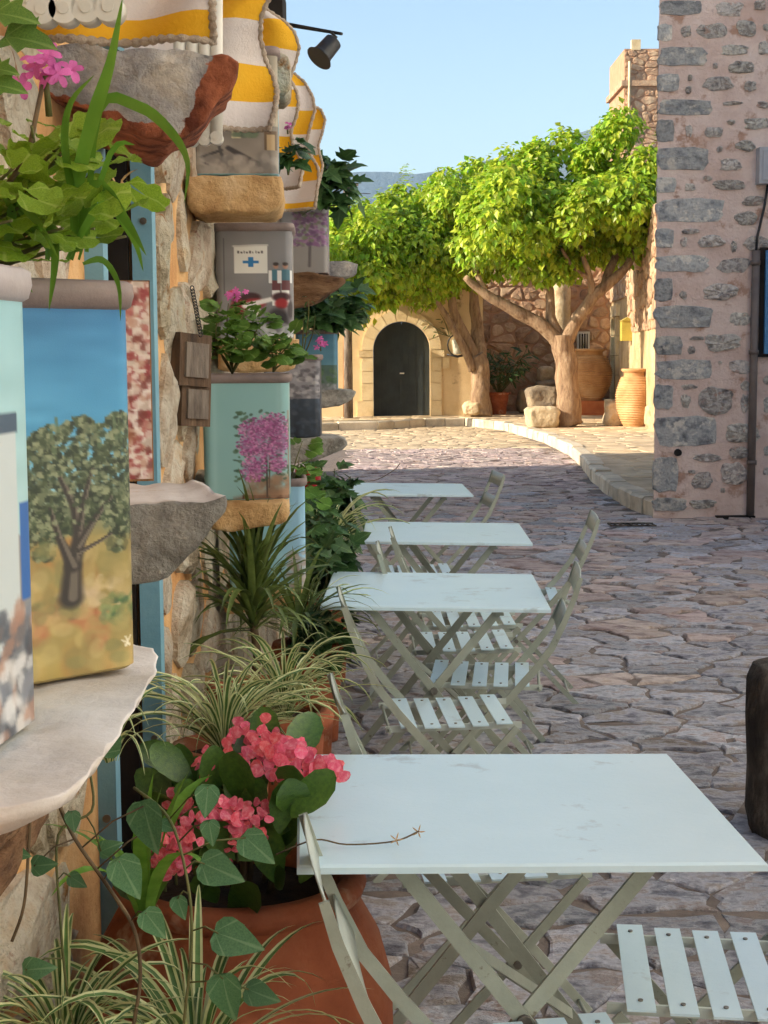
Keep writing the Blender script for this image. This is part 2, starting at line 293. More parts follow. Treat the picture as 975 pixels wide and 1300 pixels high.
def corbel_mat():
    m = mat('corbel stone with red core', [s(96, 96, 100), s(136, 134, 136), s(172, 168, 166), s(222, 214, 202)], 9, 0.9, 1.0, 30, 0.0, bdist=0.02, stops=[0.3, 0.42, 0.54, 0.68])
    t = m.node_tree; L = t.links.new; b = t.nodes['Principled BSDF']; src = b.inputs['Base Color'].links[0].from_socket
    at = _n(t, 'ShaderNodeAttribute', attribute_name='core'); tc = _n(t, 'ShaderNodeTexCoord')
    no = _n(t, 'ShaderNodeTexNoise'); no.inputs['Scale'].default_value = 40; no.inputs['Detail'].default_value = 6; L(tc.outputs['Object'], no.inputs['Vector'])
    n2 = _n(t, 'ShaderNodeTexNoise'); n2.inputs['Scale'].default_value = 22; n2.inputs['Detail'].default_value = 8; L(tc.outputs['Object'], n2.inputs['Vector'])
    cr = _n(t, 'ShaderNodeValToRGB'); cr.color_ramp.elements[0].position = .35; cr.color_ramp.elements[0].color = s(96, 44, 26); cr.color_ramp.elements[1].position = .7; cr.color_ramp.elements[1].color = s(186, 110, 76); L(n2.outputs[0], cr.inputs[0])
    ad = _n(t, 'ShaderNodeMath', operation='ADD'); L(at.outputs['Fac'], ad.inputs[0]); L(no.outputs[0], ad.inputs[1])
    mr = _n(t, 'ShaderNodeMapRange'); mr.inputs[1].default_value = .97; mr.inputs[2].default_value = 1.03; L(ad.outputs[0], mr.inputs[0])
    mx = _n(t, 'ShaderNodeMix', data_type='RGBA'); L(mr.outputs[0], mx.inputs[0]); L(src, mx.inputs[6]); L(cr.outputs[0], mx.inputs[7]); L(mx.outputs[2], b.inputs['Base Color'])
    return m
M['corbel'] = corbel_mat()
PAINT = paint_mat('painted picture')

# ------------------------------------------------------------------ stones
def clip(poly, nx, ny, c):
    out = []; k = len(poly)
    for i in range(k):
        a, b = poly[i], poly[(i + 1) % k]
        da, db = a[0] * nx + a[1] * ny - c, b[0] * nx + b[1] * ny - c
        if da <= 0: out.append(a)
        if (da < 0 < db) or (db < 0 < da):
            t = da / (da - db); out.append((a[0] + (b[0] - a[0]) * t, a[1] + (b[1] - a[1]) * t))
    return out
def cells(x0, x1, y0, y1, sx, sy, jit=0.42, drop=0.2, seed=0, keep=None, stagger=True):
    rg = random.Random(seed); S = []
    nx, ny = int((x1 - x0) / sx) + 3, int((y1 - y0) / sy) + 3
    for j in range(ny):
        for i in range(nx):
            if rg.random() < drop: continue
            S.append(((i - 1 + (0.5 if stagger and j % 2 else 0) + rg.uniform(-jit, jit)) , (j - 1 + rg.uniform(-jit, jit))))
    grid = {}
    for k, (a, b) in enumerate(S): grid.setdefault((int(a // 1), int(b // 1)), []).append(k)
    res = []
    for k, (a, b) in enumerate(S):
        X, Y = x0 + a * sx, y0 + b * sy
        if X < x0 - sx or X > x1 + sx or Y < y0 - sy or Y > y1 + sy: continue
        if keep and not keep(X, Y): continue
        poly = [(a - 1.6, b - 1.6), (a + 1.6, b - 1.6), (a + 1.6, b + 1.6), (a - 1.6, b + 1.6)]
        ga, gb = int(a // 1), int(b // 1)
        for u in range(ga - 3, ga + 4):
            for v in range(gb - 3, gb + 4):
                for q in grid.get((u, v), ()):
                    if q == k: continue
                    c, d = S[q]; nx_, ny_ = c - a, d - b
                    poly = clip(poly, nx_, ny_, (c * c + d * d - a * a - b * b) / 2)
                    if len(poly) < 3: break
        if len(poly) < 3: continue
        pl = [(x0 + p * sx, y0 + q * sy) for p, q in poly]
        pl = clip(clip(clip(clip(pl, 1, 0, x1), -1, 0, -x0), 0, 1, y1), 0, -1, -y0)
        if len(pl) >= 3: res.append(pl)
    return res
def chaikin(p, q=0.22):
    o = []
    for i in range(len(p)):
        a, b = p[i], p[(i + 1) % len(p)]
        o.append((a[0] + (b[0] - a[0]) * q, a[1] + (b[1] - a[1]) * q)); o.append((b[0] + (a[0] - b[0]) * q, b[1] + (a[1] - b[1]) * q))
    return o
def blob_poly(x0, y0, x1, y1, square=0.5, n=14, seed=0, wob=0.12):
    rg = random.Random(seed); cx, cy, hx, hy = (x0 + x1) / 2, (y0 + y1) / 2, (x1 - x0) / 2, (y1 - y0) / 2
    e = 2 + 6 * square; out = []
    for i in range(n):
        a = 2 * math.pi * i / n + rg.uniform(-.12, .12); c, s_ = math.cos(a), math.sin(a)
        r = (abs(c) ** e + abs(s_) ** e) ** (-1 / e) * (1 - wob * rg.random())
        out.append((cx + c * r * hx, cy + s_ * r * hy))
    return out
def area2(p):
    return 0.5 * sum(p[i][0] * p[(i + 1) % len(p)][1] - p[(i + 1) % len(p)][0] * p[i][1] for i in range(len(p)))
def stone(poly, h, gap, rg, rough=0.25, tilt=0.0, soft=True, back=0.03, inset=0.16, ragged=0.0):
    if area2(poly) < 0: poly = poly[::-1]
    cx = sum(p[0] for p in poly) / len(poly); cy = sum(p[1] for p in poly) / len(poly)
    pl = [(x - cx, y - cy) for x, y in poly]
    rad = sum(math.hypot(*p) for p in pl) / len(pl)
    sc_ = max(0.4, 1 - gap / max(rad, 1e-4)); pl = [(x * sc_, y * sc_) for x, y in pl]
    if soft:
        pl = chaikin(pl)
        if len(pl) < 9: pl = chaikin(pl, 0.3)
    if ragged:
        o = []
        for i in range(len(pl)):
            p, q = pl[i], pl[(i + 1) % len(pl)]; dx, dy = q[0] - p[0], q[1] - p[1]; L = math.hypot(dx, dy); o.append(p)
            for u in ((.33, .67) if L > .09 else (.5,) if L > .04 else ()):
                k_ = rg.uniform(-ragged, ragged * .4); o.append((p[0] + dx * u + dy * k_, p[1] + dy * u - dx * k_))
        pl = o
    n = len(pl); tx, ty = rg.uniform(-tilt, tilt), rg.uniform(-tilt, tilt)
    pl = [(x * (1 + rg.uniform(-.04, .04)), y * (1 + rg.uniform(-.04, .04))) for x, y in pl]
    V = [(x, y, -back) for x, y in pl]
    V += [(x * 0.985, y * 0.985, h * rg.uniform(.45, .75) + x * tx + y * ty) for x, y in pl]
    k = 1 - inset
    V += [(x * k, y * k, h * (1 + rg.uniform(-rough, rough)) + x * tx + y * ty) for x, y in pl]
    V.append((rg.uniform(-.2, .2) * rad, rg.uniform(-.2, .2) * rad, h * (1 + rg.uniform(0, rough))))
    Fc = [(i, (i + 1) % n, n + (i + 1) % n, n + i) for i in range(n)] + [(n + i, n + (i + 1) % n, 2 * n + (i + 1) % n, 2 * n + i) for i in range(n)]
    Fc += [(2 * n + i, 2 * n + (i + 1) % n, 3 * n) for i in range(n)]
    return (cx, cy), V, Fc
def stones_on(parent, polys, org, ax, ay, name, material, h=(.01, .02), gap=.012, limit=300, key=None, seed=1, plural=None, far=None, **kw):
    rg = random.Random(seed); org, ax, ay = Vector(org), Vector(ax).normalized(), Vector(ay).normalized(); nn = ax.cross(ay)
    rot = Matrix((ax, ay, nn)).transposed().to_4x4()
    inv = parent.matrix_basis.inverted() if parent is not None else Matrix()
    if key: polys = sorted(polys, key=key)
    rest = MB()
    for i, pl in enumerate(polys):
        if abs(area2(pl)) < 0.0004: continue
        (cx, cy), V, Fc = stone(pl, rg.uniform(*h), gap, rg, **kw)
        mw = inv @ Matrix.Translation(org + ax * cx + ay * cy) @ rot
        if i < limit:
            mb = MB(); mb.add(V, Fc, 0, False)
            mt = material[i % len(material)] if isinstance(material, list) else material
            obj(name, mb.mesh(name, mt), parent, mat=mw)
        else:
            rest.add([mw @ Vector(v) for v in V], Fc, 0, False)
    if rest.v:
        rest.build(plural or name + 's', far or (material[0] if isinstance(material, list) else material), parent, kind='stuff')
def rock(name, outline, ext, mats, amp=0.01, fr=14, bev=0.08, m=30, pick=None, layers=4, seed=0, parent=None, warp=None, **kw):
    """solid broken stone: a closed outline of 3D points pushed along `ext`"""
    pts = [Vector(p) for p in outline]; ext = Vector(ext)
    per = [(pts[(i + 1) % len(pts)] - pts[i]).length for i in range(len(pts))]; tot = sum(per)
    ring = []
    for k in range(m):
        t = tot * k / m; i = 0
        while t > per[i]: t -= per[i]; i += 1
        ring.append(pts[i].lerp(pts[(i + 1) % len(pts)], t / per[i]))
    c = sum(ring, Vector()) / m
    seq = [(q / 6 * (1 - bev), 0) for q in range(1, 7)] + [(1.0, bev * .6 + (1 - bev * 1.2) * q / layers) for q in range(layers + 1)] + [((1 - bev) * q / 3, 1) for q in (3, 2)]
    V = []
    for sc_, e in seq:
        for p in ring: V.append(c + (p - c) * sc_ + ext * e)
    V.append(c.copy()); V.append(c + ext)
    if warp: V = [warp(v) for v in V]
    so = Vector((seed * 3.1, seed * 1.7, seed))
    V = [v + Vector((nz(v * fr + so), nz(v * fr + so + Vector((9, 0, 0))), nz(v * fr + so + Vector((0, 9, 0))))) * amp
         + Vector((nz(v * fr * 3 + so), nz(v * fr * 3 + so + Vector((9, 0, 0))), nz(v * fr * 3 + so + Vector((0, 9, 0))))) * amp * 0.4 for v in V]
    K = len(seq); fs = [(i * m + j, i * m + (j + 1) % m, (i + 1) * m + (j + 1) % m, (i + 1) * m + j) for i in range(K - 1) for j in range(m)]
    a, b = K * m, K * m + 1
    fs += [(a, (j + 1) % m, j) for j in range(m)] + [(b, (K - 1) * m + j, (K - 1) * m + (j + 1) % m) for j in range(m)]
    base = c + ext * 0.5
    if parent is None:
        base = base.copy()
    mb = MB(); mb.add([v - base for v in V], fs)
    if pick:
        mb.m = [pick(sum((V[i] for i in f), Vector()) / len(f)) for f in mb.f]
    me = mb.mesh(name, mats); 
    import bmesh
    bm = bmesh.new(); bm.from_mesh(me); bmesh.ops.recalc_face_normals(bm, faces=bm.faces); bm.to_mesh(me); bm.free()
    inv = parent.matrix_basis.inverted() if parent is not None else Matrix()
    return obj(name, me, parent, mat=inv @ Matrix.Translation(base), **kw)

# ------------------------------------------------------------------ ground
mb = MB(); mb.add([(-6000, -60, -.0125), (6000, -60, -.0125), (6000, 9000, -.0125), (-6000, 9000, -.0125)], [(0, 1, 2, 3)])
ground = mb.build('ground', M['bed'], kind='structure')
street = bpy.data.objects.new('street_paving', None); col.objects.link(street); tag(street, kind='structure')
KERB_PX = [(380, 548), (430, 546), (480, 545), (540, 541), (590, 540), (640, 546), (690, 561), (722, 577), (738, 592), (750, 610), (772, 629), (800, 645), (832, 656.5)]
KERB = [G(x, y, 0.0) for x, y in KERB_PX]
def kerb_x(Y):                                  # X of the kerb's street side at distance Y
    best = 99
    for a, b in zip(KERB, KERB[1:]):
        if (a.y - Y) * (b.y - Y) <= 0 and a.y != b.y:
            x = a.x + (b.x - a.x) * (Y - a.y) / (b.y - a.y); best = min(best, x) if x > 1.2 else best
    return best
RB_Y = KERB[-1].y                               # front of the right-hand house
RB_X = P(830, 600, RB_Y).x
def on_street(X, Y):
    if X < -.56 or X > 0.255 * Y + 0.9: return False
    if Y > RB_Y - .02: return X < min(kerb_x(Y), RB_X + .6) - 0.05
    return True
pv = cells(-.6, 8, 2.0, 24.5, .235, .2, 0.46, 0.3, 5, on_street)
def near(pl): return min(p[1] for p in pl) + (0 if abs(sum(p[0] for p in pl) / len(pl)) < .255 * (sum(p[1] for p in pl) / len(pl)) + .1 else 50) - 8 * math.sqrt(abs(area2(pl)))
_cy = lambda p: sum(q[1] for q in p) / len(p)
rosy = lambda p: _cy(p) + 5.0 * math.sin(p[0][0] * 91.7 + p[0][1] * 57.3) > 11.5  # stones farther off that get the painted bounce tint
kw = dict(rough=.2, tilt=.035, inset=.07, soft=False, ragged=.16)
stones_on(street, [p for p in pv if not rosy(p)], (0, 0, -.02), (1, 0, 0), (0, 1, 0), 'paving_stone', M['slate'], (.012, .022), .004, 300, near, 3, 'paving_stones', **kw)
stones_on(street, [p for p in pv if rosy(p)], (0, 0, -.02), (1, 0, 0), (0, 1, 0), 'paving_stone', M['slatebounce'], (.012, .022), .004, 0, None, 3, 'bounce_tinted_paving_stones', **kw)
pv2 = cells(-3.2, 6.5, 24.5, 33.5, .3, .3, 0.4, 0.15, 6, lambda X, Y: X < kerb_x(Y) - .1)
stones_on(street, pv2, (0, 0, -.02), (1, 0, 0), (0, 1, 0), 'paving_stone', M['slatesun'], (.012, .02), .012, 0, None, 4, 'setts', rough=.2, tilt=.02)
# raised terrace behind the kerb
TZ = 0.15
ring = [(v.x, v.y) for v in KERB]
outer = [(RB_X + 6, RB_Y + .02), (RB_X + 6, 45), (-6, 45), (-6, KERB[0].y + .1)]
inside = []
for i, v in enumerate(KERB):
    a, b = KERB[max(i - 1, 0)], KERB[min(i + 1, len(KERB) - 1)]
    t = (b - a).normalized(); inside.append((v.x - t.y * 0.16 * 1, v.y + t.x * 0.16))
poly = inside + outer
mb = MB(); k = len(poly)
mb.add([(x, y, TZ - .012) for x, y in poly], [tuple(range(k))], 0, False)
terrace = mb.build('terrace', M['flag'], kind='structure')
tpoly = cells(-2.6, 6.4, RB_Y + .2, 36, .42, .4, .34, .1, 8, lambda X, Y: (Y > 33.6 or X > kerb_x(Y) + .2) and Y > 30 - 15 * (X > 2.2) and X < 6)
def _in(pt):
    x, y = pt; c = False
    for i in range(k):
        (x1, y1), (x2, y2) = poly[i], poly[i - 1]
        if (y1 > y) != (y2 > y) and x < (x2 - x1) * (y - y1) / (y2 - y1) + x1: c = not c
    return c
tpoly = [p for p in cells(-2.6, 6.4, RB_Y + .2, 36, .42, .4, .34, .1, 8) if all(_in(q) for q in p)]
stones_on(terrace, tpoly, (0, 0, TZ - .03), (1, 0, 0), (0, 1, 0), 'flagstone', M['flag'], (.022, .03), .008, 120, lambda p: min(q[1] for q in p), 9, 'flagstones', rough=.1, tilt=.01, inset=.06)
kerb = bpy.data.objects.new('kerb', None); col.objects.link(kerb); tag(kerb, kind='structure')
rg = random.Random(3)
acc = []; step = 0.55
for a, b in zip(KERB, KERB[1:]):
    n = max(1, round((b - a).length / step))
    for i in range(n): acc.append((a.lerp(b, i / n), a.lerp(b, (i + 1) / n)))
for a, b in acc:
    t = (b - a).normalized(); nrm = Vector((-t.y, t.x, 0)); L = (b - a).length
    hh = TZ + .004 + rg.uniform(-.012, .012)
    mb = MB(); e = .014; y1 = .18 + rg.uniform(-.02, .02)
    V = []
    for xx, ins in ((e * .6, 0), (L - e * .6, 0)):
        V += [(xx, 0 + rg.uniform(-.008, .008), -.03), (xx, 0 + rg.uniform(-.008, .008), hh - .022), (xx, .022, hh), (xx, y1, hh), (xx, y1, -.03)]
    mb.add(V, [(0, 5, 6, 1), (1, 6, 7, 2), (2, 7, 8, 3), (3, 8, 9, 4), (0, 1, 2, 3, 4), (9, 8, 7, 6, 5)], 0, False)
    rot = Matrix((t, nrm, Vector((0, 0, 1)))).transposed().to_4x4()
    mb.build('kerb_stone', M['kerb'], kerb, mat=Matrix.Translation((a.x, a.y, 0)) @ rot)

# ------------------------------------------------------------------ hills
def ridge(pts, d, thick, foot):
    n = 90; V = []; fs = []; rows = 9
    xs = [p[0] for p in pts]; ys = [p[1] for p in pts]
    for i in range(n):
        px = xs[0] + (xs[-1] - xs[0]) * i / (n - 1); py = float(np.interp(px, xs, ys))
        top = P(px, py, d)
        for j in range(rows):
            f = j / (rows - 1)
            q = Vector((top.x * (1 - .25 * f), top.y - thick * f, (top.z) * (1 - f) ** 1.15 + foot * f))
            q += Vector((0, 0, 1)) * nz(q * 0.004) * 60 * (0.25 + f * (1 - f) * 3) * d / 4500 + Vector((0, 1, 0)) * nz(q * 0.0025 + Vector((5, 5, 5))) * thick * .35 * (1 - f) * f * 3
            V.append(q)
    for i in range(n - 1):
        for j in range(rows - 1): fs.append((i * rows + j, i * rows + j + 1, (i + 1) * rows + j + 1, (i + 1) * rows + j))
    mb.add(V, fs)
mb = MB()
ridge([(-900, 330), (-300, 260), (100, 235), (330, 226), (445, 221), (480, 217), (520, 221), (560, 214), (585, 213), (640, 222), (800, 235), (1400, 250), (2200, 330)], 2700, 700, -5)
hills = mb.build('hills', M['hill'], kind='structure')
mb = MB()
ridge([(330, 320), (480, 262), (560, 226), (600, 209), (632, 195), (660, 194), (700, 178), (735, 166), (800, 150), (950, 120), (1200, 110), (1700, 180), (2300, 300)], 2100, 600, -5)
hills2 = mb.build('hills', M['hill'], kind='structure')

# ------------------------------------------------------------------ right-hand stone house
rh = thing('stone_house', (RB_X, RB_Y, 0), 'pink mortared rubble stone house with grey corner stones at the right', 'house')
mb = MB()
WX, HH, DD, SK = 7.0, 6.4, 7.5, 1.75
mb.add([(0, 0, -.03), (WX, 0, -.03), (WX, DD, -.03), (SK, DD, -.03), (0, 0, HH), (WX, 0, HH), (WX, DD, HH), (SK, DD, HH)],
       [(0, 1, 5, 4), (1, 2, 6, 5), (2, 3, 7, 6), (3, 0, 4, 7)], 0, False)
mb.build('wall', M['pinkmortar'], rh)
mb = MB(); mb.add([(-.05, -.15, HH), (WX + .25, -.15, HH), (WX + .25, DD + .25, HH), (SK, DD + .25, HH), (WX / 2, DD * .3, HH + 1.6), (WX / 2, DD * .7, HH + 1.6)],
                  [(0, 1, 4), (1, 2, 5, 4), (2, 3, 5), (3, 0, 4, 5), (3, 2, 1, 0)], 0, False)
mb.build('roof', M['rooftile'], rh)
ZA = [(510,0,708,65,1),(510,98,582,172,1),(510,192,728,275,1),(510,302,612,380,1),(507,408,745,478,1),(507,490,592,588,1),(507,603,735,705,1),(507,730,597,797,1),(507,815,800,922,1),(507,940,588,1025,1),(507,1050,735,1125,1),(507,1145,585,1245,1),
 (740,0,885,75,0),(910,0,975,50,0),(610,98,665,160,0),(670,90,812,165,0),(835,75,935,160,0),(948,95,985,132,0),(765,180,905,235,0),(930,165,990,235,0),(800,245,935,310,0),(745,255,770,288,0),(640,305,665,338,0),(630,352,662,393,0),(690,305,850,385,0),(868,328,935,385,0),(775,415,880,437,0),(920,415,990,450,0),(630,510,665,575,0),(705,518,795,572,0),(800,490,845,520,0),(865,480,990,540,0),(835,572,930,630,0),(757,598,792,632,0),(768,650,878,712,0),(625,750,682,792,0),(722,735,910,790,0),(700,722,750,752,0),(858,805,965,855,0),(828,865,940,935,0),(608,940,700,968,0),(678,962,808,1030,0),(818,990,848,1045,0),(862,965,990,1040,0),(608,975,645,1022,0),(750,1060,915,1135,0),(605,1195,645,1240,0),(685,1165,868,1242,0),(900,1165,920,1250,0)]
ZB = [(507,185,752,285,1),(507,310,625,395,1),(507,408,750,495,1),(507,512,585,618,1),(507,640,770,775,1),(507,810,610,960,1),(507,978,640,1038,1),(640,985,770,1030,0),
 (805,205,915,278,0),(645,312,722,335,0),(640,350,678,392,0),(698,295,875,388,0),(765,412,790,435,0),(805,408,915,475,0),(608,510,690,537,0),(610,548,658,618,0),(672,515,845,652,0),(855,495,912,545,0),(858,545,905,640,0),(785,668,950,765,0),(650,795,800,838,0),(800,765,900,825,0),(770,825,908,938,0),(640,865,680,885,0),(650,870,755,950,0),(775,935,800,965,0),(950,555,1000,640,0),(952,765,1000,810,0),(950,850,1000,895,0),(950,470,1000,520,0)]
polysQ, polysS = [], []
for lst, oy in ((ZA, 0), (ZB, 330)):
    for i, (x0, y0, x1, y1, q) in enumerate(lst):
        a = P(675 + x0 / 3.25, oy + y1 / 3.25, RB_Y); b = P(675 + x1 / 3.25, oy + y0 / 3.25, RB_Y)
        X0 = a.x - RB_X; X1 = b.x - RB_X
        if q: X0 = -0.012
        (polysQ if q else polysS).append(blob_poly(X0, a.z, X1, b.z, 0.9 if q else 0.3, 16 if q else 13, i + oy, 0.1 if q else 0.32))
extra = [p for p in cells(3.1 - RB_X + RB_X, WX, .1, 7, .36, .3, .4, .3, 21)]
polysS += [[(x, z) for x, z in p] for p in extra if min(q[0] for q in p) > 1.15 and not (max(q[0] for q in p) > 1.1 and min(q[0] for q in p) < 2.05 and max(q[1] for q in p) > 1.35 and min(q[1] for q in p) < 2.6)]
hid = [(max(.08, 0), z) for z in (4.95, 5.4, 5.85)]
for i, (x, z) in enumerate(hid): polysQ.append(blob_poly(-.012, z, .7 if i % 2 else .45, z + .38, .9, 14, 300 + i, .06))
stones_on(rh, polysQ, (RB_X, RB_Y, 0), (1, 0, 0), (0, 0, 1), 'quoin', M['quoin'], (.006, .016), .0, 300, None, 31, rough=.5, soft=False, back=.04, inset=.06)
stones_on(rh, polysS, (RB_X, RB_Y, 0), (1, 0, 0), (0, 0, 1), 'stone', M['greystone'], (.008, .028), .004, 300, None, 32, rough=.55, back=.05, inset=.2)
# stones of its side wall along the alley
stones_on(rh, [p for p in cells(0, DD, .1, HH, .5, .36, .4, .2, 22)], (RB_X + SK, RB_Y + DD, 0), (-SK, -DD, 0), (0, 0, 1), 'side_stone', M['greystone'], (.01, .02), .03, 0, None, 33, 'wall_stones')
ax = lambda px, py: P(px, py, RB_Y - .06) - Vector((RB_X, RB_Y, 0))
mb = MB(); a, b = ax(960, 318), ax(957.5, 654)
mb.tube([(a.x, -.06, a.z), (a.x - .005, -.06, (a.z + b.z) / 2), (a.x - .01, -.06, b.z)], .036, 12)
pipe = mb.build('drainpipe', M['pipe'], rh)
for zz in (.5, 1.5, 2.3):
    mb = MB(); mb.tube([(a.x - .006, -.06, zz - .02), (a.x - .006, -.06, zz + .02)], .045, 12); mb.box((a.x - .006, -.03, zz), (.03, .06, .02)); mb.build('clamp', M['pipe'], pipe)
mb = MB(); c0 = ax(962, 188); c1 = ax(962, 234)
mb.box((c0.x + .28, -.07, (c0.z + c1.z) / 2), (.56, .14, c0.z - c1.z)); mb.box((c0.x + .28, -.146, (c0.z + c1.z) / 2), (.5, .012, c0.z - c1.z - .06)); mb.build('meter_box', M['boxgrey'], rh)
mb = MB(); mb.tube([(c0.x + .1, -.05, c1.z), (c0.x + .07, -.05, c1.z - .2), (a.x + .01, -.05, a.z + .12), (a.x, -.06, a.z)], .012, 8); mb.build('cable', M['black'], rh)
w0, w1 = ax(969.5, 318), ax(969.5, 449)
win = MB(); win.box((w0.x + .42, -.012, (w0.z + w1.z) / 2), (.9, .05, w0.z - w1.z + .06)); wo = win.build('window', M['darkgap'], rh)
mb = MB()
for sx in (0, 1):
    mb = MB(); cxx = w0.x + .22 + sx * .41
    mb.box((cxx, -.055, (w0.z + w1.z) / 2), (.4, .035, w0.z - w1.z))
    for q in range(9): mb.box((cxx, -.078, w1.z + .08 + q * (w0.z - w1.z - .12) / 8.5), (.33, .012, .07), rot=Matrix.Rotation(.35, 3, 'X'))
    mb.build('shutter', M['blueshutter'], wo)
mb = MB(); hp = ax(862, 575); mb.tube([(hp.x, .0, hp.z), (hp.x, -.05, hp.z)], [.035, .03], 10); mb.build('vent_pipe', M['darkgap'], rh)
mb = MB(); g = G(932, 656, 0); mb.box((g.x - RB_X, -.05, .0), (.35, .08, .03)); mb.build('drain_slot', M['darkgap'], rh)
g0 = G(802, 667, 0)
mb = MB()
mb.box((0, .09, .008), (.4, .02, .012)); mb.box((0, -.09, .008), (.4, .02, .012))
for q in range(9): mb.box((-.19 + q * .0475, 0, .006), (.014, .17, .008))
mb.build('drain_grate', M['darkpost'], None, label='small dark drain grate in the paving near the corner of the house', cat='drain', mat=Matrix.Translation((g0.x, g0.y, 0)))

# ------------------------------------------------------------------ left-hand house with the flower tins
LX = -0.55
DY0, DY1, DZ0, DZ1 = 2.88, 3.5, .18, 2.1       # blue framed doorway
lh = thing('stone_house', (LX, 0, 0), 'tan rubble stone house with orange mortar along the left', 'house')
mb = MB(); Y0, Y1, H1 = -1.6, 8.3, 3.75
for a, b, c, d in ((Y0, DY0, 0, H1), (DY1, Y1, 0, H1), (DY0, DY1, DZ1, H1), (DY0, DY1, 0, DZ0)):
    mb.add([(0, a, c - .03), (0, b, c - .03), (0, b, d), (0, a, d)], [(0, 1, 2, 3)], 0, False)
mb.add([(0, Y1, -.03), (-6, Y1, -.03), (-6, Y1, H1), (0, Y1, H1), (0, Y0, -.03), (-6, Y0, -.03), (-6, Y0, H1), (0, Y0, H1)], [(0, 1, 2, 3), (7, 6, 5, 4), (1, 5, 6, 2)], 0, False)
mb.build('wall', M['ochremortar'], lh)
mb = MB(); mb.add([(.2, Y0 - .2, H1), (.2, Y1 + .2, H1), (-6.2, Y1 + .2, H1), (-6.2, Y0 - .2, H1), (-3, Y0 + 2, H1 + .7), (-3, Y1 - 2, H1 + .7)], [(0, 1, 5, 4), (1, 2, 5), (2, 3, 4, 5), (3, 0, 4), (3, 2, 1, 0)], 0, False)
mb.build('roof', M['rooftile'], lh)
def wk(Y, Z):
    return not (DY0 - .06 < Y < DY1 + .06 and DZ0 - .05 < Z < DZ1 + .05)
wp = [p for p in cells(1.2, 8.28, .0, 3.7, .25, .2, .42, .22, 41) if not (max(q[0] for q in p) > DY0 - .02 and min(q[0] for q in p) < DY1 + .02 and min(q[1] for q in p) < DZ1 + .03)]
stones_on(lh, wp, (LX, 0, 0), (0, 1, 0), (0, 0, 1), 'stone', M['tanstone'], (.008, .034), .02, 300, lambda p: sum(q[0] for q in p) / len(p) + (9 if min(q[1] for q in p) > 2.5 else 0), 42, 'wall_stones', rough=.5, tilt=.08, back=.05, inset=.2)
# doorway: reveals, dark gap strip, blue posts
dw = MB()
dw.add([(0, DY1, DZ0), (-.3, DY1, DZ0), (-.3, DY1, DZ1), (0, DY1, DZ1)], [(3, 2, 1, 0)], 0, False)
dw.add([(0, DY0, DZ0), (-.3, DY0, DZ0), (-.3, DY0, DZ1), (0, DY0, DZ1)], [(0, 1, 2, 3)], 0, False)
dw.add([(0, DY0, DZ1), (-.3, DY0, DZ1), (-.3, DY1, DZ1), (0, DY1, DZ1), (0, DY0, DZ0), (-.3, DY0, DZ0), (-.3, DY1, DZ0), (0, DY1, DZ0)], [(0, 1, 2, 3), (7, 6, 5, 4)], 0, False)
dwo = dw.build('doorway', M['oldwood'], lh)
for q in range(5):
    mb = MB(); mb.box((-.28, DY0 + .062 + q * .124, (DZ0 + DZ1) / 2), (.03, .116, DZ1 - DZ0 - .02)); mb.build('door_plank', M['oldwood'], dwo)
mb = MB(); mb.box((-.05, DY1 - .012, (DZ0 + DZ1) / 2), (.06, .02, DZ1 - DZ0)); mb.build('gap_strip', M['darkgap'], dwo)  # dark strip painted for the shaded gap beside the blue post
for yy, wd in ((DY1 + .01, .055), (DY0 + .01, .05)):
    mb = MB(); mb.box((.012, yy, (DZ0 + DZ1) / 2), (.046, wd, DZ1 - DZ0 + .1))
    post = mb.build('blue_post', M['bluepaint'], dwo)
    for zz in (.62, 1.23, 1.8):
        mb = MB(); mb.tube([(.016, yy - wd / 2 + .002, zz), (.016, yy - wd / 2 - .004, zz)], .008, 10); mb.build('screw', M['bolt'], post)
mb = MB(); mb.box((.012, (DY0 + DY1) / 2, DZ1 + .03), (.042, DY1 - DY0 - .05, .06)); mb.build('blue_lintel', M['bluepaint'], dwo)
# beam end at the corner high up
bp = P(348, 14, 7.6)
mb = MB(); mb.box((bp.x - LX, bp.y, bp.z), (.1, .3, .14)); mb.build('beam_end', M['darkgap'], lh)
# taller house set back behind it, unseen, sized so its shadow covers the lane
sh = thing('plaster_house', (-5.4, 14, 0), 'unseen tall plastered house behind the flower house, sized to shade the lane', 'house')
mb = MB(); a0, a1, hh = -5.6, 4.3, 7.6
mb.add([(3.1, a0, -.03), (3.1, a1, -.03), (-3, a1, -.03), (-3, a0, -.03), (3.1, a0, hh), (3.1, a1, hh), (-3, a1, hh), (-3, a0, hh)], [(0, 1, 5, 4), (1, 2, 6, 5), (2, 3, 7, 6), (3, 0, 4, 7)], 0, False)
mb.build('wall', M['plaster'], sh)
mb = MB(); mb.add([(3.3, a0 - .2, hh), (3.3, a1 + .2, hh), (-3.2, a1 + .2, hh), (-3.2, a0 - .2, hh), (0, a0 + 2, hh + .7), (0, a1 - 2, hh + .7)], [(0, 1, 5, 4), (1, 2, 5), (2, 3, 4, 5), (3, 0, 4), (3, 2, 1, 0)], 0, False)
mb.build('roof', M['rooftile'], sh)
for zz in (3.2, 5.8):
    for yy in (-3.6, -.4, 2.8):
        mb = MB(); mb.box((3.12, yy, zz), (.08, 1.0, 1.4)); wn = mb.build('window', M['surround'], sh)
        for q in (-1, 1):
            mb = MB(); mb.box((3.18, yy + q * .22, zz), (.05, .42, 1.22)); mb.build('shutter', M['bluepaint'], wn)

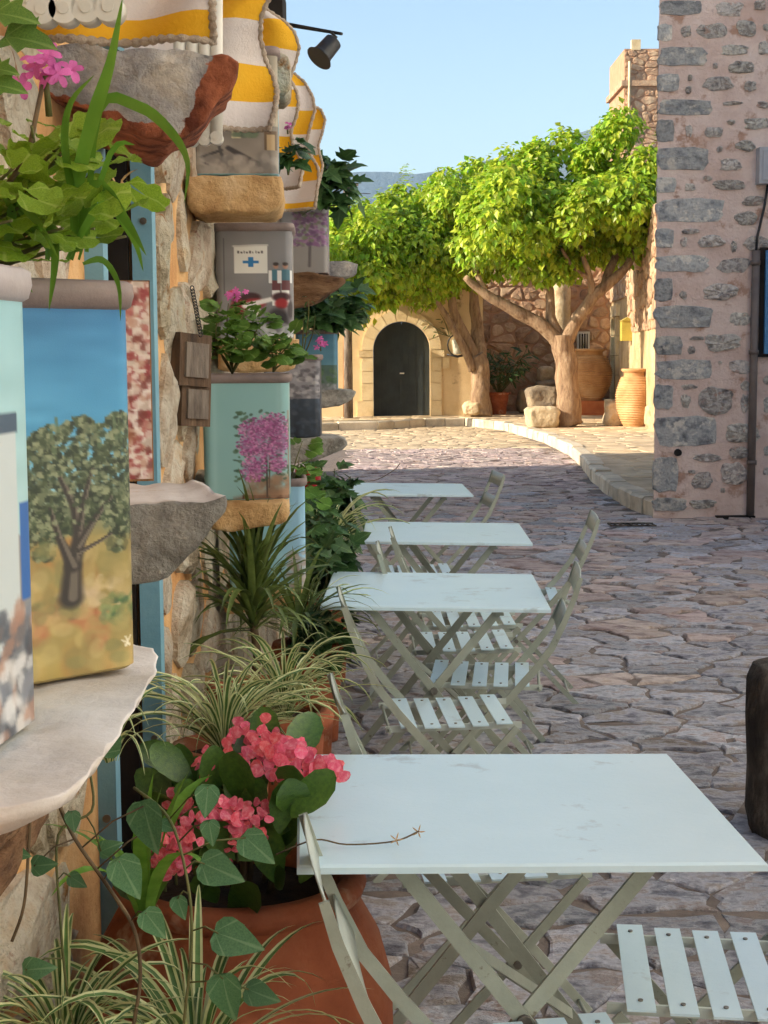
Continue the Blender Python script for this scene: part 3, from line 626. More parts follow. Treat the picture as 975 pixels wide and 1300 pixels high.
# unseen house added at the right; its sunlit upper storey bounces light back
oh = thing('bounce_house', (4.6, 1.5, 0), 'unseen house added outside the right edge to bounce light into the lane', 'house')
mb = MB(); a0, a1, hh = -13.0, 9.5, 8.5
mb.add([(0, a0, -.03), (0, a1, -.03), (6, a1, -.03), (6, a0, -.03), (0, a0, hh), (0, a1, hh), (6, a1, hh), (6, a0, hh)], [(4, 5, 1, 0), (5, 6, 2, 1), (6, 7, 3, 2), (7, 4, 0, 3)], 0, False)
mb.build('wall', M['limewash'], oh)
mb = MB(); mb.add([(-.2, a0 - .2, hh), (-.2, a1 + .2, hh), (6.2, a1 + .2, hh), (6.2, a0 - .2, hh), (3, a0 + 2, hh + 1.2), (3, a1 - 2, hh + 1.2)], [(4, 5, 1, 0), (5, 2, 1), (4, 3, 2, 5), (4, 0, 3), (0, 1, 2, 3)], 0, False)
mb.build('roof', M['rooftile'], oh)
for zz in (1.6, 4.6, 7.0):
    for yy in (-10.5, -7, -3.5, 0, 3.5, 7):
        mb = MB(); mb.box((-.02, yy, zz), (.08, .9, 1.3)); wn = mb.build('window', M['surround'], oh)
        for q in (-1, 1):
            mb = MB(); mb.box((-.075, yy + q * .2, zz), (.05, .38, 1.14)); mb.build('shutter', M['bluepaint'], wn)

# ------------------------------------------------------------------ far house with the arched door
FY = 33.9
pz = lambda px, py, d=FY: P(px, py, d)
fx0, fx1 = -4.5, pz(613, 400).x
ftop = pz(500, 368).z
door_c = (pz(474, 500).x + pz(546, 500).x) / 2; dr = (pz(546, 500).x - pz(474, 500).x) / 2
spring = pz(510, 408).z - dr
fh = thing('plaster_house', (door_c, FY, TZ), 'low beige plastered house with a round arched dark door', 'house')
o = Vector((door_c, FY, TZ)); spr = spring - TZ; tp = ftop - TZ
mb = MB(); N = 20
arc = [(-dr, 0)] + [(-dr * math.cos(math.pi * i / N), spr + dr * math.sin(math.pi * i / N)) for i in range(N + 1)] + [(dr, 0)]
L, Rr = fx0 - door_c, fx1 - door_c
mb.add([(L, 0, -.05), (-dr, 0, -.05), (-dr, 0, tp), (L, 0, tp)], [(0, 1, 2, 3)], 0, False)
mb.add([(dr, 0, -.05), (Rr, 0, -.05), (Rr, 0, tp), (dr, 0, tp)], [(0, 1, 2, 3)], 0, False)
for (x0, z0), (x1, z1) in zip(arc[1:-1], arc[2:-1]): mb.add([(x0, 0, z0), (x1, 0, z1), (x1, 0, tp), (x0, 0, tp)], [(0, 1, 2, 3)], 0, False)
for (x0, z0), (x1, z1) in zip(arc, arc[1:]): mb.add([(x0, 0, z0), (x1, 0, z1), (x1, .3, z1), (x0, .3, z0)], [(3, 2, 1, 0)], 0, False)
mb.add([(Rr, 0, -.05), (Rr, 4.5, -.05), (Rr, 4.5, tp), (Rr, 0, tp), (L, 0, tp), (L, 4.5, tp), (L, 4.5, -.05), (L, 0, -.05)], [(0, 1, 2, 3), (4, 5, 6, 7), (3, 2, 5, 4)], 0, False)
mb.build('wall', M['plaster'], fh)
mb = MB(); mb.box(((L + Rr) / 2, .1, tp + .04), (Rr - L + .2, .55, .09)); mb.build('roof_edge', M['oldwood'], fh)
for sx in (-1, 1):                                # door leaves
    pts = [(0, .0)] + [(sx * dr * math.sin(math.pi / 2 * i / 12) * .995, 0) for i in (12,)]
    cc = [(sx * .006, 0), (sx * dr * .99, 0)] + [(sx * dr * .99 * math.cos(math.pi / 2 * i / 12), spr + dr * .99 * math.sin(math.pi / 2 * i / 12)) for i in range(12)] + [(sx * .006, spr + dr * .99)]
    nn = len(cc); mb = MB(); mb.add([(x, .16, z) for x, z in cc] + [(x, .22, z) for x, z in cc], [tuple(range(nn)) if sx > 0 else tuple(reversed(range(nn)))] + [(i, i + nn, (i + 1) % nn + nn, (i + 1) % nn) for i in range(nn)], 0, False)
    leaf = mb.build('door_leaf', M['darkdoor'], fh)
    for q in range(1, 4):
        xx = sx * dr * q / 4; zt = spr + math.sqrt(max(0, dr * dr - xx * xx)) * .97
        mb = MB(); mb.box((xx, .156, zt / 2), (.012, .012, zt)); mb.build('batten', M['darkdoor'], leaf)
mb = MB(); mb.box((0, .19, (spr + dr) / 2 - .03), (.07, .1, spr + dr - .06)); mb.build('cover_strip', M['darkdoor'], fh)
mb = MB(); mb.box((.01, .12, pz(511, 474).z - TZ), (.1, .04, .03)); mb.build('door_handle', M['white'], fh)
ro = dr + .25; zj = spr
for sx in (-1, 1):
    hs = [0, .34, .72, .98, zj - .16, zj]
    for i, (z0, z1) in enumerate(zip(hs, hs[1:])):
        mb = MB(); wd = .25 if i < 4 else .31; xo = dr + .003 + (wd + (.1 if i == 0 and sx < 0 else 0)) / 2
        mb.box((sx * xo, -.02 - (.012 if i == 4 else 0), (z0 + z1) / 2), (wd + (.1 if i == 0 and sx < 0 else 0), .07, z1 - z0 - .012)); mb.build('jamb_stone', M['surround'], fh)
NV = 9
for i in range(NV):
    a0_, a1_ = math.pi * (i + .03) / NV, math.pi * (i + .97) / NV; mb = MB(); vs = []
    for yv in (-.055, .02):
        for rr_ in (dr + .003, ro):
            for q in range(4):
                an = a0_ + (a1_ - a0_) * q / 3; vs.append((-rr_ * math.cos(an), yv, spr + rr_ * math.sin(an)))
    fs = []
    for q in range(3): fs += [(q, q + 4, q + 5, q + 1), (q, q + 1, q + 9, q + 8), (q + 4, q + 12, q + 13, q + 5)]
    fs += [(0, 8, 12, 4), (3, 7, 15, 11)]
    mb.add(vs, fs, 0, False); mb.build('voussoir', M['surround'], fh)
mb = MB(); q0 = pz(566, 461) - o; mb.box((q0.x, -.02, q0.z), (.16, .03, .24)); mb.build('wall_plate', M['surround'], fh)
q0 = pz(552, 350, FY + .2) - o
mb = MB(); mb.box((pz(520, 350).x - door_c, .6, tp + .4), (1.2, .9, .7)); mb.build('roof_hut', M['plaster'], fh)

# lantern in a wrought iron frame beside the arched door
lp = pz(581, 438, FY - .12)
lt = thing('wall_lantern', (lp.x, lp.y, lp.z), 'small wrought iron lantern on the beige wall right of the arched door', 'lantern')
mb = MB(); mb.tube([(.22 * math.cos(a) , 0, .24 * math.sin(a)) for a in [2 * math.pi * i / 16 for i in range(17)]], .016, 6); mb.tube([(0, .1, .24), (0, -.02, .3), (0, 0, .2)], .012, 6); mb.tube([(-.24, 0, -.2), (0, 0, -.26), (.24, 0, -.2)], .02, 6); mb.build('frame', M['black'], lt)
mb = MB(); mb.lathe([(.0, -.2), (.09, -.2), (.12, .1), (.03, .18), (0, .19)], 6); mb.build('glass', M['lamp'], lt)

# ------------------------------------------------------------------ far rubble wall and the sunlit side house
WY = 36.4
x0w, x1w = fx1 + .02, pz(778, 400, WY).x
mw = thing('rubble_wall', ((x0w + x1w) / 2, WY, TZ), 'pinkish rubble stone wall behind the two mulberry trees', 'wall')
hwz = 4.1
mb = MB(); hw = (x1w - x0w) / 2
mb.add([(-hw, 0, -.05), (hw, 0, -.05), (hw, 0, hwz), (-hw, 0, hwz), (hw, .6, hwz), (-hw, .6, hwz)], [(0, 1, 2, 3), (3, 2, 4, 5)], 0, False); mb.build('wall', M['farmortar'], mw)
stones_on(mw, cells(-hw, hw, 0, hwz, .33, .25, .4, .2, 51), ((x0w + x1w) / 2, WY, TZ), (1, 0, 0), (0, 0, 1), 'stone', M['farstone'], (.02, .05), .028, 300, None, 52, rough=.4, back=.05)
c0, c1 = pz(732, 421, WY) - Vector(mw.location), pz(748, 446, WY) - Vector(mw.location)
mb = MB(); mb.box(((c0.x + c1.x) / 2, -.04, (c0.z + c1.z) / 2), (c1.x - c0.x, .1, c0.z - c1.z)); wn = mb.build('window', M['white'], mw)
mb = MB(); mb.box(((c0.x + c1.x) / 2, -.07, (c0.z + c1.z) / 2), (c1.x - c0.x - .1, .06, c0.z - c1.z - .1)); mb.build('pane', M['glass'], wn)
for q in (-.06, 0, .06):
    mb = MB(); mb.tube([((c0.x + c1.x) / 2 + q, -.11, c1.z + .04), ((c0.x + c1.x) / 2 + q, -.11, c0.z - .04)], .01, 6); mb.build('bar', M['white'], wn)
cc = pz(711, 392, WY) - Vector(mw.location)
mb = MB(); mb.lathe([(.2, .0), (.24, .25), (.23, 1.2), (.16, 1.5), (0, 1.55)], 14, (cc.x, -.1, cc.z - .75), wob=.15); mb.build('upright_slab', M['rockpale'], mw)
# stepped rubble at the foot of that wall, right of the oleander
# side house, its long wall faces the sun
A = pz(776, 450, 36.3); B = pz(836, 450, 26.2)
sd = thing('side_house', (A.x, A.y, TZ), 'sunlit cream stucco house with a teal door on the right of the yard', 'house')
dirv = Vector((B.x - A.x, B.y - A.y, 0)); LL = dirv.length; dirv.normalize()
nrm = Vector((dirv.y, -dirv.x, 0)); nrm = nrm if nrm.x < 0 else -nrm
sd.matrix_basis = Matrix.Translation((A.x, A.y, TZ)) @ Matrix((dirv, -nrm, Vector((0, 0, 1)))).transposed().to_4x4()
sdh = 3.9
mb = MB(); d0, d1, dh = .9, 1.9, 2.15
for a, b, c, d in ((-.1, d0, 0, sdh), (d1, LL, 0, sdh), (d0, d1, dh, sdh)): mb.add([(a, 0, c - .05), (b, 0, c - .05), (b, 0, d), (a, 0, d)], [(0, 1, 2, 3)], 0, False)
mb.add([(d0, 0, 0), (d0, .2, 0), (d0, .2, dh), (d0, 0, dh), (d1, 0, 0), (d1, .2, 0), (d1, .2, dh), (d1, 0, dh)], [(0, 1, 2, 3), (7, 6, 5, 4), (3, 2, 6, 7)], 0, False)
mb.add([(LL, 0, -.05), (LL, 5, -.05), (LL, 5, sdh), (LL, 0, sdh), (-.1, 0, sdh), (-.1, 5, sdh)], [(0, 1, 2, 3), (4, 3, 2, 5)], 0, False)
mb.build('wall', M['stucco'], sd)
mb = MB(); mb.box(((d0 + d1) / 2, .17, dh / 2), (d1 - d0, .05, dh)); do = mb.build('door', M['tealdoor'], sd)
mb = MB(); mb.box((d1 - .15, .13, 1.0), (.04, .05, .14)); mb.build('handle', M['bolt'], do)
for xx in (d0 - .12, d1 + .12):
    for q in range(5):
        mb = MB(); mb.box((xx, -.03, .22 + q * .43), (.22 + .05 * (q % 2), .1, .415)); mb.build('jamb_stone', M['surround'], sd)
mb = MB(); mb.box(((d0 + d1) / 2, -.03, dh + .14), (1.7, .1, .25)); mb.build('lintel', M['surround'], sd)
stones_on(sd, cells(4.6, LL, 1.75, sdh, .4, .26, .4, .15, 55), sd.matrix_basis @ Vector((0, 0, 0)), dirv, (0, 0, 1), 'stone', M['farstone'], (.02, .05), .02, 300, None, 56, rough=.4, back=.05)
stones_on(sd, cells(-.1, 4.6, 2.5, sdh, .4, .26, .4, .15, 57), sd.matrix_basis @ Vector((0, 0, 0)), dirv, (0, 0, 1), 'stone', M['farstone'], (.02, .05), .02, 300, None, 58, rough=.4, back=.05)
mbp = pz(787, 419, 31.3)
lx = (mbp - A).dot(dirv)
mbx = thing('mailbox', sd.matrix_basis @ Vector((lx, -.11, mbp.z - TZ - .22)), 'yellow green metal mailbox on the sunlit stucco wall', 'mailbox')
mb = MB(); mb.box((0, -.1, .2), (.22, .26, .4)); mb.build('body', M['mailbox'], mbx)
mb = MB(); mb.add([(-.13, -.25, .4), (.13, -.25, .4), (.13, .05, .4), (-.13, .05, .4), (0, -.25, .47), (0, .05, .47)], [(0, 1, 4), (1, 2, 5, 4), (2, 3, 5), (3, 0, 4, 5), (3, 2, 1, 0)], 0, False); mb.build('lid', M['mailbox'], mbx)
# tower far behind
tw = P(793, 62, 62); tw1 = P(851, 62, 62)
tt = thing('stone_tower', ((tw.x + tw1.x) / 2, 64, 0), 'square tan stone tower rising behind the trees', 'tower')
hwid = (tw1.x - tw.x) / 2; tz = tw.z
mb = MB(); mb.box((0, 0, tz / 2), (hwid * 2, 4, tz)); mb.build('wall', M['farmortar'], tt)
zc = P(800, 106, 62).z
mb = MB(); mb.box((0, 0, zc), (hwid * 2 + .25, 4.25, .22)); mb.build('string_course', M['farstone'], tt)
mb = MB(); mb.box((-hwid + .45, -1.9, tz + .15), (.35, .3, .4)); mb.build('merlon', M['surround'], tt)
mb = MB(); mb.tube([(-hwid + .18, -2.1, tz - 3.6), (-hwid + .18, -2.1, tz - .5)], .05, 6); mb.build('downpipe', M['surround'], tt)
stones_on(tt, cells(-hwid, hwid, 6, tz - .02, .42, .26, .4, .15, 61), ((tw.x + tw1.x) / 2, 62, 0), (1, 0, 0), (0, 0, 1), 'stone', M['farstone'], (.02, .05), .03, 0, None, 62, 'tower_stones', rough=.4, back=.05)
# poles
pp = G(437, 533, TZ)
mb = MB(); mb.tube([(0, 0, 0), (0, 0, 1.2), (0.01, 0, 2.2)], [.06, .055, .05], 10)
mb.build('wooden_post', M['oldwood'], None, label='brown wooden post at the left end of the beige house', cat='post', mat=Matrix.Translation((pp.x, 33.4, TZ)))
pt = P(440, 226, 33.0)
up = thing('utility_pole', (pt.x, 33.0, TZ), 'grey utility pole showing above the flower tins', 'pole')
mb = MB(); mb.tube([(0, 0, 0), (0, 0, 2), (0, 0, pt.z)], [.1, .09, .07], 10); mb.build('shaft', M['greywood'], up)
mb = MB(); mb.box((0, -.09, pt.z - .3), (.5, .06, .06)); mb.build('crossarm', M['greywood'], up)
mb = MB(); e = P(470, 246, 45) - Vector((pt.x, 33.0, TZ)); mb.tube([(0.1, -.09, pt.z - .25), e * .5 + Vector((0, 0, (pt.z - .25) * .5 - .1)), e], .012, 5); mb.build('cable', M['black'], up)

# ------------------------------------------------------------------ mulberry trees
def tree(label, base, d, limbs, lumps, nleaf, seed):
    rg = random.Random(seed)
    t = thing('mulberry_tree', base, label, 'tree', 'mulberry trees in the yard'); b = Vector(base)
    first = True
    for pts, rr in limbs:
        V = [P(x, y, dd) - b for x, y, dd in pts]
        if first: V[0].z = -.02
        # smooth path
        path, rad = [], []
        for i in range(len(V) - 1):
            p0, p1, p2, p3 = V[max(i - 1, 0)], V[i], V[i + 1], V[min(i + 2, len(V) - 1)]
            for q in range(5):
                u = q / 5
                path.append(0.5 * ((2 * p1) + (p2 - p0) * u + (2 * p0 - 5 * p1 + 4 * p2 - p3) * u * u + (3 * p1 - p0 - 3 * p2 + p3) * u ** 3)); rad.append(rr[i] + (rr[i + 1] - rr[i]) * u)
        path.append(V[-1]); rad.append(rr[-1])
        path = [p + Vector((nz(p * 3 + Vector((seed, 0, 0))), nz(p * 3 + Vector((0, seed, 0))), 0)) * r_ * .35 for p, r_ in zip(path, rad)]
        rad = [r_ * (1 + .14 * nz(p * 5)) for p, r_ in zip(path, rad)]
        mb = MB(); mb.tube(path, rad, 12); mb.build('trunk' if first else 'limb', M['bark'], t); first = False
    mb = MB(); tot = sum(rx * rz for _, _, _, rx, rz, _ in lumps)
    for (x, y, dd, rx, rz, ry) in lumps:
        c = P(x, y, dd) - b; k = dd / F; n = int(nleaf * rx * rz / tot)
        # the crown is a heap of leafy clumps with gaps between them
        subs = []
        for _ in range(max(9, int(rx * rz / 190))):
            u = Vector((rg.gauss(0, 1), rg.gauss(0, 1), rg.gauss(0, 1))).normalized() * rg.uniform(.62, 1.0)
            subs.append((c + Vector((u.x * rx * k, u.y * ry, u.z * rz * k)), rg.uniform(.24, .46), u))
        for _ in range(n):
            sc_, sr, u0 = rg.choice(subs)
            u = Vector((rg.gauss(0, 1), rg.gauss(0, 1), rg.gauss(0, 1) + .25)).normalized(); p = sc_ + u * sr * rg.uniform(.6, 1.05)
            out = (u + u0 * .4).normalized(); L = rg.uniform(.09, .19); wd = L * rg.uniform(.3, .42)
            dr_ = (out * rg.uniform(.3, .9) + Vector((rg.gauss(0, .4), rg.gauss(0, .4), -rg.uniform(.3, 1.2)))).normalized()
            sd_ = dr_.cross(out + Vector((rg.gauss(0, .4), rg.gauss(0, .4), .4))).normalized(); up_ = sd_.cross(dr_); mid = p + dr_ * L * .42
            mb.add([p, mid + sd_ * wd + up_ * wd * .3, p + dr_ * L - up_ * L * .12, mid - sd_ * wd + up_ * wd * .3, mid], [(0, 4, 1), (4, 2, 1), (0, 3, 4), (4, 3, 2)], 0, False)
        # bare shoots sticking up
        for _ in range(int(rx / 7)):
            a = rg.uniform(0, 6.28); p = c + Vector((math.cos(a) * rx * k * .8, math.sin(a) * ry * .6, rz * k * rg.uniform(.55, .8)))
            up_ = Vector((rg.gauss(0, .25), rg.gauss(0, .25), 1)).normalized(); ln = rg.uniform(.15, .38)
            for q in range(9):
                pp_ = p + up_ * ln * q / 8; L = rg.uniform(.09, .16); an = q * 2.4
                dr_ = (Vector((math.cos(an), math.sin(an), -.25)) + up_ * .3).normalized(); sd_ = dr_.cross(Vector((0, 0, 1))).normalized(); wd = L * .34; mid = pp_ + dr_ * L * .42
                u2 = sd_.cross(dr_)
                mb.add([pp_, mid + sd_ * wd + u2 * wd * .3, pp_ + dr_ * L - u2 * L * .1, mid - sd_ * wd + u2 * wd * .3, mid], [(0, 4, 1), (4, 2, 1), (0, 3, 4), (4, 3, 2)], 0, False)
    mb.build('crown', M['treeleaf'], t)
    return t
b2 = G(723, 541, TZ); d2 = b2.y
tree('mulberry tree with a thick pale trunk forking low beside the boulders', b2, d2,
     [([(723, 545, d2), (722, 500, d2), (716, 450, d2), (714, 425, d2)], [.27, .215, .21, .2]),
      ([(713, 440, d2), (690, 415, d2), (650, 392, d2 - .1), (615, 372, d2 - .2), (590, 352, d2 - .3)], [.16, .13, .11, .09, .06]),
      ([(620, 376, d2 - .2), (606, 350, d2 - .2), (600, 325, d2)], [.06, .05, .04]),
      ([(712, 430, d2 + .05), (700, 405, d2 + .1), (697, 370, d2 + .2), (692, 335, d2 + .2)], [.12, .1, .09, .06]),
      ([(716, 440, d2), (730, 410, d2 - .05), (752, 378, d2 - .1), (772, 360, d2 - .2), (795, 340, d2 - .2), (812, 305, d2)], [.15, .12, .11, .1, .08, .05]),
      ([(752, 380, d2 - .1), (750, 355, d2 - .2), (742, 330, d2 - .3), (737, 310, d2 - .2)], [.08, .06, .05, .04]),
      ([(765, 366, d2 - .15), (775, 340, d2), (786, 315, d2 + .3)], [.09, .08, .06]),
      ([(748, 352, d2 - .2), (730, 342, d2 - .35), (712, 315, d2 - .4)], [.045, .035, .03])],
     [(668, 262, d2, 62, 62, 1.3), (725, 236, d2 + .2, 72, 60, 1.5), (790, 232, d2, 56, 68, 1.4), (742, 285, d2 - .2, 88, 50, 1.6), (636, 285, d2 - .3, 50, 56, 1.2), (805, 275, d2, 40, 48, 1.1), (690, 310, d2, 60, 34, 1.2)], 30000, 71)
b1 = G(611, 529, TZ); d1_ = b1.y
tree('mulberry tree with a forked trunk in front of the beige plastered house', b1, d1_,
     [([(611, 533, d1_), (610, 500, d1_), (610, 470, d1_), (604, 450, d1_)], [.24, .2, .2, .19]),
      ([(606, 460, d1_), (592, 430, d1_), (578, 400, d1_ - .1), (572, 370, d1_ - .2), (560, 345, d1_)], [.15, .12, .1, .085, .05]),
      ([(609, 460, d1_), (607, 430, d1_ + .2), (604, 395, d1_ + .3), (600, 360, d1_ + .3)], [.16, .14, .12, .08]),
      ([(600, 470, d1_ - .1), (580, 425, d1_ - .3), (560, 390, d1_ - .4), (545, 365, d1_ - .5)], [.1, .075, .06, .05])],
     [(552, 270, d1_, 62, 56, 1.7), (606, 284, d1_, 62, 66, 1.6), (500, 300, d1_ - .3, 48, 48, 1.5), (520, 330, d1_ - .4, 74, 44, 1.6), (470, 340, d1_ - .4, 48, 44, 1.3), (455, 300, d1_ - .3, 40, 36, 1.2), (575, 335, d1_ - .2, 62, 34, 1.5)], 30000, 72)
d3 = 31.5
tree('mulberry tree at the left whose low crown hangs beside the flower tins', (P(400, 500, d3).x - .3, d3, TZ), d3,
     [([(385, 545, d3), (388, 500, d3), (398, 460, d3), (405, 430, d3)], [.2, .17, .16, .14]), ([(403, 440, d3), (425, 400, d3), (455, 360, d3), (475, 330, d3)], [.12, .09, .07, .05]), ([(400, 445, d3), (395, 400, d3), (410, 340, d3)], [.1, .08, .05])],
     [(462, 310, d3, 34, 36, 1.2), (440, 335, d3, 36, 40, 1.3), (475, 335, d3, 44, 48, 1.3), (462, 375, d3, 32, 24, .9), (400, 330, d3, 50, 50, 1.3)], 9000, 73)

# ------------------------------------------------------------------ things in the yard
def pithos(loc, h, r, label, lean=0.0):
    t = thing('clay_jar', loc, label, 'jar', 'ribbed clay storage jars'); prof = []
    n = 96
    for i in range(n + 1):
        u = i / n; z = u * h
        q = .46 + .54 * math.sin(math.pi * (min(u / .9, 1) * .82 + .06)) ** .9
        if u > .86: q = .6 + (.1 if u > .95 else 0)
        q += .014 * math.sin(i * math.pi)
        q += .03 * math.sin(i * math.pi / 2) if .05 < u < .84 else 0
        prof.append((r * q, z))
    mb = MB(); mb.lathe(prof + [(r * .5, h), (r * .48, h - .12)], 40, wob=.02); mb.build('body', M['pithos'], t)
    mb = MB(); mb.lathe([(r * .49, h - .10), (r * .56, h - .01), (r * .72, h), (r * .74, h - .03), (r * .66, h - .06)], 40); mb.build('rim', M['pithos'], t)
    return t
q = G(806, 541, TZ); hj = P(806, 468, q.y).z - TZ
pithos(q, hj, 24 * q.y / F * 1.02, 'big ribbed clay jar standing on the paving at the sunlit wall')
q = P(746, 508, 34.2); pithos((q.x, 34.2, q.z), 65 * 34.2 / F, .54, 'ribbed clay jar on a terracotta block behind the thick tree trunk')
blk = thing('terracotta_block', (q.x + .05, 34.2, TZ), 'low orange terracotta block under the rear clay jar', 'block')
mb = MB(); mb.box((0, 0, (q.z - TZ) / 2 - .002), (.95, .9, q.z - TZ - .004)); mb.build('body', M['brick'], blk)
mb = MB(); mb.box((0, 0, .02), (1.0, .95, .05)); mb.build('plinth', M['brick'], blk)
def boulder(px0, py0, px1, py1, d, label, m, seed, depth=.5, sq=.55, amp=.05, zb=None):
    pl = blob_poly(px0, py0, px1, py1, sq, 16, seed, .12)
    a = [P(x, y, d - depth / 2) for x, y in pl]
    return rock('boulder', a, (0, depth, 0), m, amp, 3.5, .22, 24, seed=seed, label=label, cat='boulder')
boulder(669, 515, 712, 546, 28.4, 'pale flat boulder lying at the foot of the thick trunk', M['rockpale'], 1, .6)
boulder(669, 490, 712, 520, 29.3, 'grey lichened block behind the pale boulder', M['rockgrey'], 2, .6)
boulder(684, 465, 706, 488, 35.6, 'pale stone topmost of the rubble heap at the pink wall', M['rockpale'], 3, .5)
boulder(680, 482, 708, 512, 35.4, 'grey stone in the middle of the rubble heap at the pink wall', M['rockgrey'], 4, .5)
boulder(657, 495, 690, 525, 35.0, 'dark grey stone beside the oleander pot', M['rockgrey'], 5, .6)
boulder(589, 510, 610, 529, 33.2, 'round pale stone left of the forked tree trunk', M['rockpale'], 6, .4, .3)
boulder(768, 508, 796, 545, 28.9, 'leaning pale stone left of the big clay jar', M['rockpale'], 7, .5, .5)
boulder(822, 512, 850, 545, 27.6, 'pale stone wedged between the big clay jar and the corner', M['rockpale'], 8, .5, .4)
def pot(loc, h, r, label, cat='pot', rr=None, m='terracotta', soil=True, name='plant_pot', group=None, lip=.018):
    t = thing(name, loc, label, cat, group); r0 = rr or r * .68
    mb = MB(); mb.lathe([(0, 0), (r0, 0), (r0 * 1.02, .01), (r * .97, h - .05), (r * .98, h - .045)], 30, wob=.01); mb.build('body', M[m], t)
    mb = MB(); mb.lathe([(r * .96, h - .055), (r + lip, h - .05), (r + lip * 1.3, h - .02), (r + lip, h), (r * .9, h), (r * .88, h - .03)], 30); mb.build('rim', M[m], t)
    if soil:
        mb = MB(); mb.lathe([(0, h - .022), (r * .5, h - .02), (r * .9, h - .028)], 24, wob=.02); mb.build('soil', M['soil'], t)
    return t
q = G(633, 526, TZ); pot((q.x, q.y, TZ), 28 * q.y / F, .235, 'wide terracotta pot holding the oleander by the pink wall', lip=.03)
ol_base = Vector((q.x, q.y, TZ + 28 * q.y / F))
q = G(590, 526, TZ); pot((q.x, q.y - .1, TZ), 28 * q.y / F, .16, 'small terracotta pot against the beige wall beside the forked tree', lip=.02)
sm_base = Vector((q.x, q.y - .1, TZ + 28 * q.y / F))

# leaf prototypes -------------------------------------------------
def lm_outline(pts, name, m, cup=.15, fold=.1):         # leaf lying along +Y from its base, midrib fold
    left = pts; k = len(left); mb = MB(); V = [];
    for x, y in left: V.append((-x, y, abs(x) * fold - cup * y * y))
    for x, y in left: V.append((0, y, -cup * y * y))
    for x, y in left: V.append((x, y, abs(x) * fold - cup * y * y))
    fs = []
    for i in range(k - 1): fs += [(i, i + k, i + k + 1, i + 1), (i + k, i + 2 * k, i + 2 * k + 1, i + k + 1)]
    mb.add(V, fs); return mb.mesh(name, M[m])
def lm_round(name, m, lobes=7, n=21, cup=.2, dep=.12):
    mb = MB(); V = [(0, 0, 0)]; V2 = []
    for i in range(n):
        a = -math.pi / 2 + .12 + (2 * math.pi - .24) * i / (n - 1)
        r = .5 * (1 - dep * (1 - abs(math.cos(lobes * (a + math.pi / 2) / 2)))) ; V.append((r * math.cos(a) * .55, .45 * 1 + r * math.sin(a) * .55 - .45 + 0, .03)); V2.append((r * math.cos(a), r * math.sin(a), cup * r * r + .04 * math.sin(a * lobes)))
    V += V2; fs = []
    for i in range(n - 1): fs += [(0, i + 1, i + 2), (i + 1, n + 1 + i, n + 2 + i, i + 2)]
    V = [(x, y + .5, z) for x, y, z in V]
    mb.add(V, fs); return mb.mesh(name, M[m])
def lm_blade(name, mats, L=1, wd=.03, arch=1.2, start=1.2, n=9, twist=0.0, tipz=True):
    """strap leaf leaving the origin along +Y at elevation `start`, bending down by `arch` radians"""
    mb = MB(); p = Vector((0, 0, 0)); el = start; V = []; nc = 4 if len(mats) > 1 else 2
    for i in range(n + 1):
        u = i / n; wv = wd * (.55 + .45 * min(1, u * 3.5)) * (1 - max(0, (u - .45) / .55) ** 1.7) * .5 + .0006
        t = Vector((0, math.cos(el), math.sin(el))); up_ = Vector((0, -math.sin(el), math.cos(el))); sd_ = Vector((1, 0, 0))
        tw = twist * u; sd2 = sd_ * math.cos(tw) + up_ * math.sin(tw); u2 = up_ * math.cos(tw) - sd_ * math.sin(tw)
        xs = (-1, -.5, .5, 1) if nc == 4 else (-1, 0, 1)
        for x in xs: V.append(p + sd2 * wv * x + u2 * wv * .35 * (abs(x) ** 1.5))
        p = p + t * (L / n); el -= arch / n * (0.4 + 1.2 * u)
    c = len(xs)
    for i in range(n):
        for j in range(c - 1): mb.add([], [])
    mb.add(V, [])
    for i in range(n):
        for j in range(c - 1):
            mb.f.append((i * c + j, i * c + j + 1, (i + 1) * c + j + 1, (i + 1) * c + j)); mb.m.append((0 if j == 1 else 1) if nc == 4 else 0); mb.sm.append(True)
    return mb.mesh(name, mats)
HEART = [(.0, -.1), (.2, -.12), (.36, 0), (.42, .18), (.36, .42), (.22, .68), (.08, .9), (0, 1.0)]
OVAL = [(.02, 0), (.1, .12), (.2, .35), (.26, .6), (.22, .84), (.1, .97), (0, 1.0)]
LANCE = [(.02, 0), (.08, .2), (.11, .45), (.08, .75), (0, 1.0)]
PETAL = [(.05, 0), (.3, .25), (.48, .6), (.4, .88), (.15, 1.0), (0, .96)]
IVY = [(0, -.05), (.3, -.08), (.46, .1), (.3, .22), (.52, .48), (.27, .5), (.2, .74), (0, 1.0)]
LM = {'lime': [lm_round('geranium_leaf', 'lime', 7, 25, c, .16) for c in (.3, -.25, .1)], 'ger': [lm_round('geranium_leaf', 'ger', 7, 17, c, .2) for c in (.3, -.2)],
      'heart': [lm_outline(HEART, 'heart_leaf', 'heart', c, .2) for c in (.1, .35)], 'dark': [lm_outline(IVY, 'vine_leaf', 'dark', c, .25) for c in (.1, .3)],
      'glossy': [lm_outline(OVAL, 'oval_leaf', 'glossy', c, .3) for c in (-.1, .15, .35)], 'oleander': [lm_outline(LANCE, 'lance_leaf', 'oleander', .3, .2)],
      'pink': [lm_outline(PETAL, 'petal', 'pink', c, .15) for c in (.1, .4)], 'magenta': [lm_outline([(x * .6, y) for x, y in PETAL], 'petal', 'magenta', c, .15) for c in (.2, .5)],
      'bigivy': [lm_outline(IVY, 'ivy_leaf', 'ger', .2, .3)], 'dry': [lm_outline(LANCE, 'dry_petal', 'dry', .5, .3)]}
def vr(r_): return M[r_]
